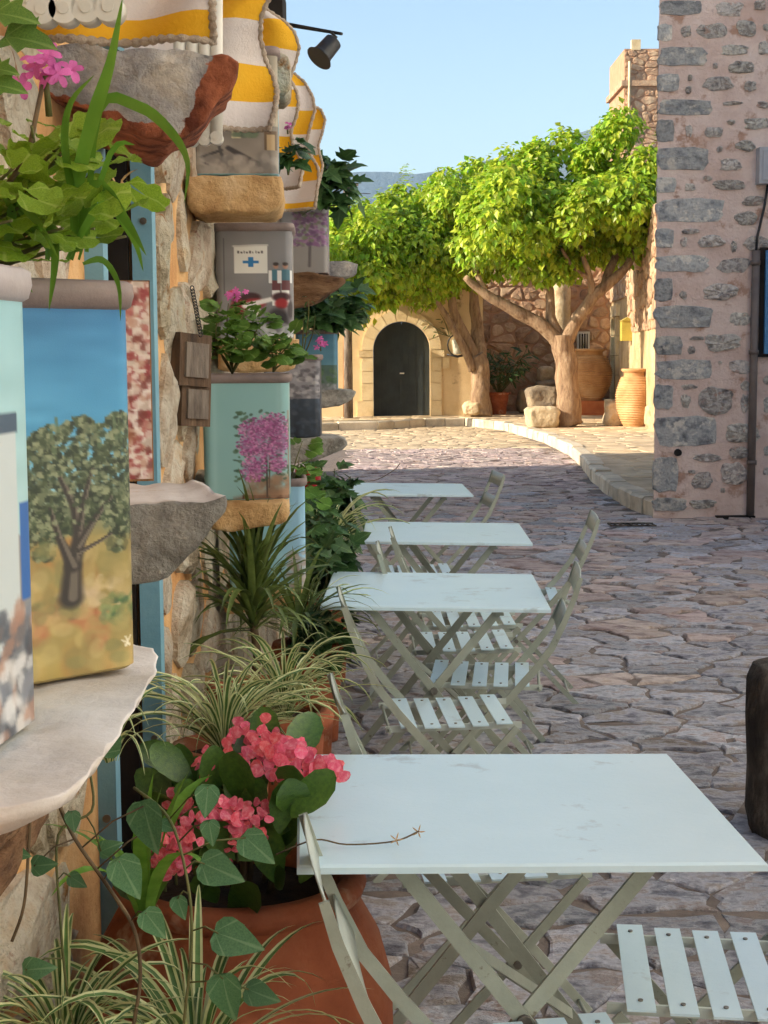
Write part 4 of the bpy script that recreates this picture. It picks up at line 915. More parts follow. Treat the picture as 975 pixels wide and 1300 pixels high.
BL = {'var': [lm_blade('striped_blade', [M['bladedark'], M['bladecream']], 1, .06, a, st, 12, tw) for a, st, tw in ((2.0, 1.2, .3), (1.6, 1.0, -.4), (2.4, 1.35, .5), (1.2, .8, .2), (2.8, 1.25, -.3))],
      'olive': [lm_blade('strap_leaf', [M['bladeolive']], 1, .055, a, st, 7, tw) for a, st, tw in ((1.6, 1.2, .3), (1.0, 1.0, -.3), (2.2, 1.0, .3), (2.0, .5, .2), (.6, 1.3, 0))],
      'green': [lm_blade('grass_blade', [M['blade']], 1, .06, a, st, 9, tw) for a, st, tw in ((.5, 1.4, .6), (2.4, 1.2, .5), (1.6, 1.1, -.4))]}
def orient(direction, up=(0, 0, 1), roll=0.0):
    y = Vector(direction).normalized(); z = Vector(up) - y * y.dot(Vector(up))
    z = z.normalized() if z.length > 1e-4 else y.orthogonal().normalized()
    x = y.cross(z); m = Matrix((x, y, z)).transposed()
    return (m @ Matrix.Rotation(roll, 3, 'Y')).to_4x4()
def put(me, parent, loc, rot, size, name=None):
    if isinstance(size, (int, float)): size = (size,) * 3
    return obj(name or me.name.split('.')[0], me, parent, mat=Matrix.Translation(loc) @ rot @ Matrix.Diagonal((*size, 1)))
def strap_plant(name, label, base, n, L, kind, spread=(0, 6.283), seed=0, cat='plant', group=None, lift=0.0, core=.02, wide=1.0, zs=1.0):
    rg = random.Random(seed); t = thing(name, base, label, cat, group)
    for i in range(n):
        a = rg.uniform(*spread); me = rg.choice(BL[kind]); k = rg.uniform(*L)
        put(me, t, (math.cos(a) * core * rg.random(), math.sin(a) * core * rg.random(), lift * rg.random()), Matrix.Rotation(a - math.pi / 2, 4, 'Z') @ Matrix.Rotation(rg.gauss(0, .18), 4, 'X'), (k * wide, k, k * zs))
    return t
def bush(name, label, base, stems, leaf, per, size, seed=0, cat='plant', group=None, flowers=(), stem_r=.004, stem_m='stem', face=None, fl='pink', flsize=.03, droop=.3):
    """stems: list of tip offsets from the base; leaves ride along each stem"""
    rg = random.Random(seed); t = thing(name, base, label, cat, group)
    for tip in stems:
        tip = Vector(tip); mid = tip * .5 + Vector((rg.gauss(0, .12), rg.gauss(0, .12), .08)) * tip.length
        pts = [Vector((0, 0, 0)).lerp(mid, u).lerp(mid.lerp(tip, u), u) for u in (0, .25, .5, .75, 1)]
        mb = MB(); mb.tube(pts, [stem_r, stem_r, stem_r * .9, stem_r * .7, stem_r * .5], 5); mb.build('stem', M[stem_m], t)
        for i in range(per):
            u = rg.uniform(.3, 1) ** .7; j = min(3, int(u * 4)); p = pts[j].lerp(pts[j + 1], u * 4 - j)
            a = rg.uniform(0, 6.283); out = Vector((math.cos(a), math.sin(a), rg.uniform(-droop, .7)))
            if face is not None and rg.random() < .6: out = (out + Vector(face) * rg.uniform(.3, 1.2))
            k = rg.uniform(*size); pet = out.normalized() * k * rg.uniform(.3, .9)
            put(rg.choice(LM[leaf]), t, p + pet, orient(out + Vector((0, 0, -rg.uniform(0, .6))), (rg.gauss(0, .4), -.5 + rg.gauss(0, .4), 1)), k)
    for f in flowers: flower(t, f, fl, flsize, rg)
    return t
def flower(t, loc, kind, k, rg, n=5, heads=9):
    h = bpy.data.objects.new('flower_head', None)
    mb = MB(); c = Vector(loc)
    mb.tube([c + Vector((0, .01, -k * 1.6)), c], [.003, .0025], 5); hd = mb.build('flower_head', M['stem'], t)
    for q in range(heads):
        cc = c + Vector((rg.gauss(0, 1), rg.gauss(0, .6), rg.gauss(0, .8))) * k * .62
        nrm = Vector((rg.gauss(0, .4), -1 + rg.gauss(0, .3), .55 + rg.gauss(0, .35))).normalized(); a = nrm.orthogonal().normalized(); b = nrm.cross(a); ph = rg.random() * 3
        npt = 2 if kind == 'pink' else n
        for i in range(npt):
            an = ph + 2 * math.pi * i / npt; dr_ = a * math.cos(an) + b * math.sin(an)
            put(rg.choice(LM[kind]), hd, cc, orient(dr_ + nrm * rg.uniform(.1, .6), nrm), (k * rg.uniform(.5, .7) * (1.2 if kind == 'pink' else 1), k * rg.uniform(.42, .62), k * .7), 'petal')
rg = random.Random(5)
bush('oleander_bush', 'dark green oleander bush growing in the wide terracotta pot', ol_base - Vector((0, 0, .05)), [(rg.uniform(-.5, .75), rg.uniform(-.4, .4), rg.uniform(.5, 1.15)) for _ in range(22)], 'oleander', 16, (.16, .26), 81, 'bush', stem_r=.012)
bush('potted_shrub', 'thin leafy shrub in the small pot below the lantern', sm_base - Vector((0, 0, .04)), [(-.12, 0, .5), (.05, 0, .75), (.2, -.1, .45), (-.2, 0, .3), (.12, .05, 1.2)], 'oleander', 9, (.14, .22), 82, 'shrub', stem_r=.01)
climb = P(556, 410, FY - .1)
bush('climbing_plant', 'sparse dry climber on the beige wall above the lantern', climb - Vector((-.25, 0, .3)), [(-.5, 0, .35), (-.2, 0, .5), (.1, 0, .45), (-.35, 0, .1)], 'oleander', 8, (.1, .16), 83, 'climber', stem_r=.01)

# ------------------------------------------------------------------ folding tables and chairs
def make_table():
    t = thing('folding_table', (0, 0, 0), 'x', 'table', 'square folding tables along the house'); S, Z = .70, .735
    mb = MB(); hs, e, th = S / 2, .006, .014
    r0 = [(-hs, -hs), (hs, -hs), (hs, hs), (-hs, hs)]; ins = lambda k: [(x * (1 - k / hs), y * (1 - k / hs)) for x, y in r0]
    V = [(x, y, Z - th) for x, y in r0] + [(x, y, Z - .004) for x, y in r0] + [(x, y, Z) for x, y in ins(.004)] + [(x, y, Z - th) for x, y in ins(.015)] + [(x, y, Z - .003) for x, y in ins(.015)]
    fs = []
    for a, b in ((0, 4), (4, 8)):
        for i in range(4): fs.append((a + i, a + (i + 1) % 4, b + (i + 1) % 4, b + i))
    fs += [(8, 9, 10, 11)]
    for i in range(4): fs += [(i, 12 + i, 12 + (i + 1) % 4, (i + 1) % 4), (12 + i, 16 + i, 16 + (i + 1) % 4, 12 + (i + 1) % 4)]
    fs.append((19, 18, 17, 16)); mb.add(V, fs, 0, False); mb.build('tabletop', M['table'], t)
    for y, off in ((-.27, 0), (.27, 0)):
        sg = 1 if y < 0 else -1
        for sx, dy in ((1, 0), (-1, .012 * sg)):
            mb = MB(); mb.bar([(-sx * .20, y + dy, Z - .014), (-sx * .19, y + dy, Z - .034), (sx * .0, y + dy, .455), (sx * .33, y + dy, .012), (sx * .35, y + dy, .0)], (0, 1, 0), .025, .008)
            mb.build('leg', M['leg'], t)
        mb = MB(); mb.tube([(0, y - .014, .455), (0, y + .026, .455)], .012, 8); mb.build('pivot_bolt', M['bolt'], t)
    for x, z in ((-.20, Z - .035), (.20, Z - .035), (-.30, .05), (.30, .05)):
        mb = MB(); mb.bar([(x, -.27, z), (x, .27, z)], (0, 0, 1), .024, .008); mb.build('cross_bar', M['leg'], t)
    mb = MB(); mb.bar([(-.1, -.25, .58), (.16, .25, .25)], (1, 0, 0), .02, .006); mb.build('brace', M['leg'], t)
    return t
tb = make_table(); first = True
TABLES = [((384, 1090), (972, 1093), (840, 955), (383, 952), 3.0, 'nearest folding table with a pale square top, beside the big flower pot'),
          ((411, 766), (700, 770), (680, 728), (425, 722), -1.2, 'second folding table from the front, beside the strap leaved plants'),
          ((463, 684), (677, 689), (662, 664), (466, 658), -.7, 'third folding table from the front, behind the slatted chairs'),
          ((443, 625), (600, 627), (585, 613), (443, 611), 1.8, 'farthest and smallest looking folding table, near the red pot')]
for a, b, c, d, yaw, lab in TABLES:
    Q = [G(x, y, .735) for x, y in (a, b, c, d)]; ce = sum(Q, Vector()) / 4
    ti = tb if first else copy_tree(tb); first = False
    ti.matrix_basis = Matrix.Translation((ce.x - (.008 if ce.y < 3 else .016), ce.y, -.006)) @ Matrix.Rotation(math.radians(yaw), 4, 'Z') @ Matrix.Rotation(math.radians(1.0), 4, 'Y') @ Matrix.Diagonal((1.03 if ce.y < 3 else 1.012, min((Q[3] - Q[0]).length, .74) / .7, 1, 1))
    ti['label'] = lab
    print('TABLE', [round(v, 3) for v in ce], (Q[1] - Q[0]).length, (Q[2] - Q[3]).length, (Q[3] - Q[0]).length)

def make_chair():
    t = thing('folding_chair', (0, 0, 0), 'x', 'chair', 'slatted folding chairs at the tables')
    for i in range(5):
        x = -.136 + .068 * i; mb = MB(); z = .452 + .004 * (abs(i - 2) / 2) ** 2 + .006 * i / 4
        mb.box((x, 0, z), (.046, .37, .004))
        for y in (-.15, .15): mb.tube([(x, y, z + .001), (x, y, z + .0045)], .0042, 8, 1)
        mb.build('seat_slat', [M['table'], M['bolt']], t)
    for y in (-.15, .15):
        mb = MB(); mb.bar([(-.20, y, .444), (.19, y, .45)], (0, 1, 0), .018, .006); mb.build('seat_rail', M['chair'], t)
    U = [(-.318, .805), (-.300, .745), (-.268, .665), (-.228, .58), (-.168, .50), (-.09, .41), (.02, .29), (.15, .145), (.27, .0)]
    for y in (-.192, .192):
        mb = MB(); mb.bar([(x, y, z) for x, z in U], (0, 1, 0), [.014, .017, .019, .022, .023, .023, .022, .021, .021], .007); mb.build('back_upright', M['leg'], t)
        yy = y * .86; mb = MB(); mb.bar([(.175, yy, .445), (.02, yy, .27), (-.13, yy, .11), (-.235, yy, .0)], (0, 1, 0), .02, .006); mb.build('rear_leg', M['leg'], t)
        mb = MB(); mb.tube([(.028, y * .83, .282), (.028, y * 1.04, .282)], .009, 8); mb.build('pivot_bolt', M['bolt'], t)
    for za, zb in ((.738, .808), (.612, .678)):
        xa = np.interp(za, [.58, .665, .745, .805], [-.228, -.268, -.300, -.318]); xb = np.interp(zb, [.58, .665, .745, .805], [-.228, -.268, -.300, -.318])
        mb = MB(); V = []; n = 8
        for i in range(n + 1):
            y = -.188 + .376 * i / n; bow = -.006 * (1 - (y / .188) ** 2)
            V += [(xa + bow, y, za), (xb + bow, y, zb), (xb + bow + .003, y, zb), (xa + bow + .003, y, za)]
        fs = [(i * 4 + j, i * 4 + (j + 1) % 4, i * 4 + 4 + (j + 1) % 4, i * 4 + 4 + j) for i in range(n) for j in range(4)] + [(3, 2, 1, 0), tuple(range(4 * n, 4 * n + 4))]
        mb.add(V, fs); mb.build('back_slat', M['chair'], t)
    for x, z, ww in ((.245, .03, .192), (-.2, .037, .165), (-.19, .444, .192)):
        mb = MB(); mb.tube([(x, -ww, z), (x, ww, z)], .005, 6); mb.build('stretcher', M['leg'], t)
    return t
ch = make_chair(); first = True
CHAIRS = [(.212, 2.14, 7, 'nearest chair, its back seen edge on in front of the big terracotta pot'),
          (.56, 2.52, 174, 'slatted chair pushed under the nearest table, its seat at the right edge'),
          (.215, 3.17, 6, 'chair whose seat shows beneath the nearest tabletop, back edge on'),
          (.19, 4.44, 4, 'chair with its seat in full view in front of the second table'),
          (.315, 4.98, 175, 'chair pushed under the second table, its back leaning right'),
          (.295, 5.56, 1, 'chair whose slats show just beyond the legs of the second table'),
          (.345, 6.05, 1, 'chair with its seat half hidden right in front of the third table'),
          (.60, 6.66, 177, 'chair at the right end of the third table, back tilted to the street'),
          (.16, 7.42, 2, 'chair seen edge on left of the farthest table'),
          (.36, 9.0, 186, 'farthest chair, its narrow back rising behind the farthest table')]
for x, y, a, lab in CHAIRS:
    ci = ch if first else copy_tree(ch); first = False
    ci.matrix_basis = Matrix.Translation((x, y, -.004)) @ Matrix.Rotation(math.radians(a), 4, 'Z'); ci['label'] = lab

# ------------------------------------------------------------------ pictures on the tins
class Canvas:
    def __init__(self, W, H, asp=.6):
        self.W, self.H, self.asp = W, H, asp
        self.U, self.V = np.meshgrid((np.arange(W) + .5) / W, (np.arange(H) + .5) / H); self.A = np.zeros((H, W, 3)); self.rs = np.random.RandomState(4)
    def over(self, mask, c): self.A += (np.array(c, float) - self.A) * np.clip(mask, 0, 1)[..., None]
    def grad(self, v0, v1, c0, c1):
        t = np.clip((self.V - v0) / (v1 - v0), 0, 1)[..., None]; k = ((self.V >= v0) & (self.V <= v1))
        self.A[k] = (np.array(c0) * (1 - t) + np.array(c1) * t)[k]
    def ell(self, u, v, ru, rv, c, a=1, soft=.35, ang=0):
        x, y = (self.U - u) * self.asp, self.V - v; ca, sa = math.cos(ang), math.sin(ang); X, Y = (x * ca + y * sa) / (ru * self.asp), (-x * sa + y * ca) / rv
        self.over(a * np.clip((1 - np.sqrt(X * X + Y * Y)) / soft, 0, 1), c)
    def line(self, pts, wd, c, a=1):
        for (x0, y0, *w0), (x1, y1, *w1) in zip(pts, pts[1:]):
            wa, wb = (w0[0] if w0 else wd), (w1[0] if w1 else wd)
            dx, dy = (x1 - x0) * self.asp, y1 - y0; L2 = dx * dx + dy * dy + 1e-9; t = np.clip((((self.U - x0) * self.asp) * dx + (self.V - y0) * dy) / L2, 0, 1)
            dist = np.hypot((self.U - x0) * self.asp - t * dx, self.V - y0 - t * dy); ww = wa + (wb - wa) * t
            self.over(a * np.clip((ww - dist) / (ww * .5) + .2, 0, 1), c)
    def rect(self, u0, v0, u1, v1, c, a=1): self.over(a * ((self.U > u0) & (self.U < u1) & (self.V > v0) & (self.V < v1)), c)
    def streak(self, amt, fx, fy, seed=0):
        rs = np.random.RandomState(seed); g = rs.rand(fy + 2, fx + 2); x, y = self.U * fx, self.V * fy; i, j = x.astype(int), y.astype(int); fx_, fy_ = x - i, y - j
        n = (g[j, i] * (1 - fx_) + g[j, i + 1] * fx_) * (1 - fy_) + (g[j + 1, i] * (1 - fx_) + g[j + 1, i + 1] * fx_) * fy_
        self.A += ((n - .5) * amt)[..., None]
    def dabs(self, n, box, size, cols, a=.8, inside=None, ang=None):
        for _ in range(n):
            u, v = self.rs.uniform(box[0], box[2]), self.rs.uniform(box[1], box[3])
            if inside and not inside(u, v): continue
            self.ell(u, v, size * self.rs.uniform(.5, 1.2), size * self.rs.uniform(.5, 1.2) * self.asp * 1.2, cols[self.rs.randint(len(cols))], a, .35, ang if ang is not None else self.rs.uniform(0, 3))
def pic_olive():
    c = Canvas(150, 230); c.grad(0, .36, (48, 122, 172), (84, 160, 200)); c.grad(.36, .5, (84, 160, 200), (140, 190, 205)); c.grad(.5, .62, (120, 140, 120), (140, 140, 100)); c.grad(.62, 1, (150, 138, 88), (176, 152, 84))
    c.streak(26, 3, 14, 1); c.streak(16, 9, 40, 2)
    c.ell(.78, .36, .3, .03, (150, 196, 212), .6, .9)
    c.dabs(60, (.5, .62, 1, 1), .1, [(168, 150, 90), (140, 122, 70), (190, 160, 90), (176, 110, 60), (130, 128, 76)], .35, ang=0)
    c.dabs(16, (.5, .8, .8, .9), .07, [(164, 78, 50), (176, 120, 80)], .5, ang=0)
    def ins(u, v):
        for cu, cv, ru, rv in ((.60, .44, .13, .12), (.72, .40, .12, .10), (.88, .40, .11, .11), (.66, .54, .13, .07), (.90, .53, .10, .08), (.56, .56, .08, .12), (.79, .48, .12, .1), (.86, .62, .06, .05)):
            if ((u - cu) / ru) ** 2 + ((v - cv) / rv) ** 2 < 1: return True
    c.dabs(2600, (.45, .26, 1, .72), .016, [(40, 52, 36), (70, 82, 54), (104, 112, 84), (34, 44, 32), (140, 146, 112), (58, 72, 48)], .9, ins)
    for u, v in ((.6, .33), (.62, .3), (.87, .31), (.85, .3), (.78, .32), (.95, .33)): c.line([(u, v, .004), (u + .01, v + .06, .006)], .004, (88, 106, 76), .8)
    c.dabs(60, (.62, .74, .9, .82), .03, [(204, 184, 148), (190, 166, 130)], .5, lambda u, v: v > .7 + abs(u - .75) * .2)
    c.dabs(70, (.78, .79, .97, .87), .022, [(74, 112, 62), (100, 132, 80), (60, 90, 60)], .7); c.dabs(30, (.5, .79, .68, .84), .03, [(90, 100, 60), (150, 96, 66)], .5)
    c.dabs(160, (.45, .64, 1, .99), .05, [(186, 166, 106), (140, 124, 74), (164, 146, 90), (196, 172, 118), (124, 126, 78)], .4, ang=.1)
    for q in [((.66, .785, .034), (.67, .70, .024), (.70, .62, .018), (.685, .54, .013), (.63, .46, .007)), ((.67, .70, .02), (.62, .62, .01), (.585, .54, .005)), ((.69, .65, .014), (.76, .58, .009), (.83, .52, .005)), ((.68, .67, .008), (.78, .64, .005), (.86, .61, .003)), ((.70, .60, .01), (.73, .5, .007), (.76, .44, .004))]:
        c.line(q, .01, (52, 46, 42)); c.line([(x + .008, y, w_ * .4) for x, y, w_ in q], .01, (126, 116, 102), .7)
    c.dabs(320, (.45, .26, 1, .62), .014, [(58, 72, 48), (104, 112, 84), (140, 146, 112), (40, 52, 36)], .85, ins)
    for d_ in range(4): c.line([(.885 - .02 + d_ * .014, .925 - .01 * (d_ % 2)), (.885 + .02 - d_ * .01, .94)], .003, (232, 224, 196), .8)
    return c
def pic_house():
    c = Canvas(70, 110); c.grad(0, .55, (150, 196, 206), (172, 206, 208)); c.grad(.55, 1, (150, 150, 150), (118, 122, 128)); c.streak(24, 4, 20, 3)
    c.rect(.0, .3, .78, .8, (196, 206, 208)); c.rect(.0, .26, .8, .31, (70, 90, 110)); c.rect(.8, .47, 1, .7, (54, 104, 172)); c.rect(.35, .42, .6, .72, (70, 116, 176)); c.rect(.36, .5, .59, .52, (40, 80, 140))
    c.dabs(240, (0, .72, 1, 1), .06, [(90, 96, 104), (200, 196, 192), (170, 130, 110), (60, 66, 76), (214, 214, 214), (124, 130, 140)], .7, ang=1.2)
    return c
def pic_cannon():
    c = Canvas(70, 100); c.grad(0, .6, (150, 140, 122), (166, 156, 136)); c.grad(.6, 1, (120, 112, 102), (142, 132, 120)); c.streak(34, 8, 12, 5)
    c.rect(.45, .42, .56, .7, (190, 176, 140)); c.rect(.8, .64, .95, .8, (96, 74, 50)); c.rect(.835, .67, .92, .8, (176, 150, 110)); c.dabs(40, (.5, .56, .72, .68), .05, [(96, 108, 84), (64, 78, 60)], .7)
    c.line([(.42, .78, .02), (.72, .92, .03)], .02, (54, 48, 46)); c.ell(.73, .92, .05, .03, (34, 30, 30)); c.line([(.05, .88, .012), (.35, .80, .012)], .01, (58, 52, 50)); c.line([(.3, .7, .012), (.36, .86, .012), (.3, .96, .012)], .01, (66, 62, 60)); c.line([(.02, .86), (.3, .95)], .008, (74, 68, 64))
    c.dabs(90, (0, .86, 1, 1), .08, [(150, 142, 132), (110, 104, 98), (168, 158, 146)], .5, ang=0)
    return c
def pic_dancers():
    c = Canvas(80, 120); c.A[:] = (128, 126, 128); c.streak(16, 5, 9, 6); c.grad(.88, 1, (150, 156, 160), (176, 182, 186)); c.line([(.16, .08), (.16, .6)], .004, (90, 88, 90))
    c.rect(.27, .14, .66, .40, (222, 220, 214)); c.line([(.27, .15), (.66, .14)], .01, (200, 196, 190)); c.rect(.44, .25, .50, .34, (36, 116, 176)); c.rect(.38, .28, .56, .31, (36, 116, 176))
    for i in range(9): c.rect(.315 + i * .034, .19 + .006 * (i % 2), .335 + i * .034, .215, (96, 90, 90))
    for u in (.76, .87):
        c.ell(u, .335, .035, .028, (176, 130, 106)); c.ell(u, .315, .04, .02, (50, 40, 36)); c.rect(u - .05, .365, u + .05, .47, (66, 112, 128)); c.rect(u - .09, .375, u - .05, .49, (226, 224, 222)); c.rect(u + .05, .375, u + .09, .49, (226, 224, 222)); c.rect(u - .05, .47, u + .05, .56, (104, 56, 60)); c.rect(u - .045, .56, u + .045, .7, (232, 230, 226))
    c.ell(.33, .72, .13, .12, (120, 28, 34)); c.ell(.46, .62, .14, .05, (60, 30, 34)); c.ell(.5, .68, .16, .06, (150, 40, 44)); c.ell(.5, .76, .1, .06, (228, 224, 220)); c.line([(.4, .7, .03), (.86, .61, .02)], .02, (232, 228, 224))
    c.ell(.82, .62, .13, .05, (62, 28, 34)); c.ell(.82, .68, .09, .06, (156, 36, 40)); c.ell(.78, .84, .16, .14, (52, 46, 50)); c.ell(.93, .74, .05, .1, (60, 50, 52)); c.ell(.24, .58, .05, .03, (214, 70, 110))
    c.dabs(60, (0, .9, 1, 1), .08, [(196, 202, 204), (120, 126, 130)], .5, ang=0)
    return c
def pic_bougainvillea():
    c = Canvas(110, 165); c.A[:] = (134, 176, 176); c.streak(8, 5, 5, 7); c.over(np.exp(-((c.U - .17) / .03) ** 2) * .25, (180, 210, 208)); c.over(np.exp(-((c.U - .85) / .03) ** 2) * .2, (180, 210, 208))
    t = np.clip((c.V - (.96 - .17 * (c.U - .4))) * 18, 0, 1) * (c.U > .35); c.over(t, (140, 106, 82)); c.over(np.clip((c.U - .93) * 20, 0, 1) * (c.V > .24), (150, 120, 100)); c.rect(.45, .965, 1, 1, (90, 62, 48))
    c.dabs(60, (.5, .8, 1, .98), .07, [(160, 126, 98), (126, 98, 76)], .4, ang=0)
    c.line([(.715, .98, .006), (.72, .75, .006), (.70, .55, .005)], .005, (70, 54, 46)); c.line([(.74, .9, .005), (.75, .6, .004)], .005, (86, 64, 52))
    def ins(u, v):
        for cu, cv, ru, rv in ((.62, .42, .2, .12), (.78, .38, .18, .12), (.86, .5, .12, .14), (.55, .55, .15, .12), (.58, .74, .14, .12), (.72, .58, .16, .1), (.84, .7, .1, .08)):
            if ((u - cu) / ru) ** 2 + ((v - cv) / rv) ** 2 < 1: return True
    c.dabs(120, (.38, .24, .98, .85), .03, [(66, 92, 66), (50, 74, 56)], .7); c.A[:, :int(.36 * c.W)] = c.A[:, :int(.36 * c.W)]
    for cu, cv, ru, rv in ((.62, .42, .2, .12), (.78, .38, .18, .12), (.86, .5, .12, .14), (.55, .55, .15, .12), (.58, .74, .14, .12), (.72, .58, .16, .1), (.84, .7, .1, .08)): c.ell(cu, cv, ru * .95, rv * .95, (150, 84, 132), .75, .6)
    c.dabs(1500, (.35, .24, 1, .88), .016, [(166, 84, 142), (190, 112, 164), (140, 62, 120), (206, 140, 182), (120, 60, 104)], .75, ins)
    return c
def pic_lilac():
    c = Canvas(50, 80); c.grad(0, 1, (176, 176, 186), (150, 146, 144)); c.streak(30, 5, 9, 8); c.rect(.1, .6, 1, 1, (146, 142, 140)); c.line([(.6, .9, .02), (.62, .45, .015)], .01, (96, 90, 92))
    c.dabs(260, (.3, .1, 1, .6), .05, [(134, 92, 138), (164, 124, 164), (104, 74, 112), (120, 130, 104)], .7); return c
def pic_dark():
    c = Canvas(50, 80); c.grad(0, .5, (150, 146, 150), (120, 118, 124)); c.grad(.5, 1, (46, 56, 70), (34, 42, 54)); c.streak(40, 9, 4, 9); c.dabs(130, (0, .02, 1, .5), .05, [(80, 76, 82), (176, 172, 172), (110, 108, 112)], .7, ang=1.5); c.dabs(40, (.3, .52, 1, 1), .06, [(64, 78, 96), (84, 90, 100)], .4, ang=0); return c
def pic_sea():
    c = Canvas(50, 80); c.grad(0, .55, (70, 120, 150), (92, 140, 160)); c.grad(.55, 1, (74, 104, 96), (110, 118, 116)); c.streak(20, 4, 12, 10); c.dabs(80, (0, .6, 1, .85), .06, [(64, 96, 66), (90, 120, 80)], .6); c.dabs(40, (0, .88, 1, 1), .06, [(170, 170, 170), (120, 120, 124)], .6); return c
def pic_aqua():
    c = Canvas(60, 80); c.grad(0, 1, (128, 176, 188), (150, 196, 206)); c.streak(14, 6, 6, 11); c.over(np.clip((c.U - .62) * 5, 0, 1) * .6, (150, 190, 224)); c.dabs(60, (.75, .62, 1, 1), .06, [(176, 150, 130), (150, 130, 120), (196, 180, 164)], .5); return c
def pic_saint():
    c = Canvas(60, 120); c.A[:] = (206, 190, 178); c.streak(40, 8, 20, 12)
    c.dabs(1100, (0, 0, 1, 1), .04, [(150, 60, 62), (176, 104, 96), (226, 214, 204), (120, 56, 50), (190, 150, 130), (234, 226, 220)], .75, ang=1.4); c.rect(.2, .3, .5, .58, (166, 66, 70)); c.ell(.5, .78, .4, .08, (150, 92, 60)); c.ell(.5, .8, .25, .06, (70, 52, 44)); return c
def grid_picture(name, c, parent, fn, mat_=None):
    H, W = c.H, c.W; V = []
    for j in range(H):
        for i in range(W): V.append(fn(i / (W - 1), j / (H - 1)))
    fs = [(j * W + i, (j + 1) * W + i, (j + 1) * W + i + 1, j * W + i + 1) for j in range(H - 1) for i in range(W - 1)]
    mb = MB(); mb.add(V, fs); me = mb.mesh(name, PAINT)
    a = np.clip(c.A, 0, 255) / 255; lin = np.where(a <= .04045, a / 12.92, ((a + .055) / 1.055) ** 2.4)
    at = me.color_attributes.new('paint', 'FLOAT_COLOR', 'POINT'); buf = np.ones((H * W, 4), np.float32); buf[:, :3] = lin.reshape(-1, 3); at.data.foreach_set('color', buf.ravel())
    return obj(name, me, parent)
def outline_pt(s_, w, r, off):
    a = w / 2 - r; sg = 1 if s_ >= 0 else -1; x = abs(s_); R_ = r + off
    if x <= a: return (sg * x, -(w / 2 + off))
    th = (x - a) / r
    if th <= math.pi / 2: return (sg * (a + R_ * math.sin(th)), -(a + R_ * math.cos(th)))
    return (sg * (w / 2 + off), -a + (x - a - r * math.pi / 2))
def tin(loc, yaw, body, rim, pic, label, wd=.235, h=.35, span=None, plants=True):
    t = thing('painted_tin', loc, label, 'tin', 'painted feta tins used as planters', yaw=math.radians(yaw)); r = .022
    def ringpts(off):
        P_ = []
        for cx, cy, a0 in ((1, -1, -90), (1, 1, 0), (-1, 1, 90), (-1, -1, 180)):
            for q in range(6):
                an = math.radians(a0 + 90 * q / 5); P_.append((cx * (wd / 2 - r) + (r + off) * math.cos(an), cy * (wd / 2 - r) + (r + off) * math.sin(an)))
        return P_
    def sweep(levels):
        mb = MB(); V = []; n = 24
        for off, z in levels: V += [(x, y, z) for x, y in ringpts(off)]
        mb.add(V, [(i * n + j, i * n + (j + 1) % n, (i + 1) * n + (j + 1) % n, (i + 1) * n + j) for i in range(len(levels) - 1) for j in range(n)]); return mb, n
    mb, n = sweep([(-.004, 0), (0, .003), (0, h - .02)]); mb.f.append(tuple(reversed(range(n)))); mb.m.append(0); mb.sm.append(False); mb.build('body', M[body], t)
    mb, n = sweep([(-.001, h - .026), (.006, h - .022), (.009, h - .012), (.008, h - .002), (.003, h + .001), (-.006, h - .001), (-.01, h - .02)]); mb.build('rim', M[rim], t)
    mb, n = sweep([(-.008, h - .03), (-.05, h - .022)]); mb.f.append(tuple(range(n, 2 * n))); mb.m.append(0); mb.sm.append(False); mb.build('soil', M['soil'], t)
    a = wd / 2 - r + r * math.pi / 2; s0, s1 = span or (-a, a)
    grid_picture('painting', pic, t, lambda u, v: (*outline_pt(s0 + (s1 - s0) * u, wd, r, .0022 if False else .0012), h - .022 - v * (h - .0255)))
    return t
def tin_px(xc, yb, d, yaw, *a, **k):
    p = P(xc, yb, d) + Vector((0, .1175, 0)); tin(p, yaw, *a, **k); return p
MZ = 1.214
ya = 45.0                                           # olive tin stands turned by 45 degrees, its right corner at (-.226, 1.40)
cr = G(172, 846, MZ); ctr = Vector((cr.x - .235 / 2 * math.sqrt(2) + .006, cr.y, MZ)) + Vector((.0, .0, .0))
dv = Vector((math.cos(math.radians(ya)), math.sin(math.radians(ya)), 0)); nv = Vector((-dv.y, dv.x, 0))
ctr = Vector((cr.x, cr.y, MZ)) - dv * .1175 + nv * .1175 + dv * .0; ctr += Vector((.006, 0, 0))
tin(ctr, ya, 'tinochre', 'rim', pic_olive(), 'large blue tin painted with an olive tree on the marble ledge', h=.352)
c1 = G(38, 908, MZ); ctr1 = Vector((c1.x - .1175 - .0, c1.y - .1175, MZ))
tin(ctr1, 84, 'tinblue', 'rimpale', pic_house(), 'light blue tin painted with a house cut off at the left edge', h=.352)
olive_top = ctr + Vector((0, 0, .345)); house_top = ctr1 + Vector((0, 0, .345))
p_can = tin_px(297, 222, 4.36, 3, 'tinblue', 'rim', pic_cannon(), 'tin painted with an old cannon high under the striped awning')
p_gre = tin_px(321.5, 430, 4.77, 2, 'tingrey', 'rim', pic_dancers(), 'grey tin painted with dancers and a blue cross flag', h=.352)
p_aqu = tin_px(311.5, 635, 4.27, 2, 'tinaqua', 'rim', pic_bougainvillea(), 'aqua tin painted with a pink bougainvillea on the ochre shelf')
p_low = tin_px(337, 750, 4.75, 4, 'tinblue', 'rim', pic_aqua(), 'plain light blue tin standing lowest, behind the strap leaved plant')
p_lil = tin_px(386, 347, 7.6, 0, 'tinlilac', 'rim', pic_lilac(), 'lilac grey tin painted with purple blossom below the ivy')
p_dar = tin_px(371, 556, 6.5, 0, 'tindark', 'rim', pic_dark(), 'dark slate tin painted with a night shore on the grey ledge')
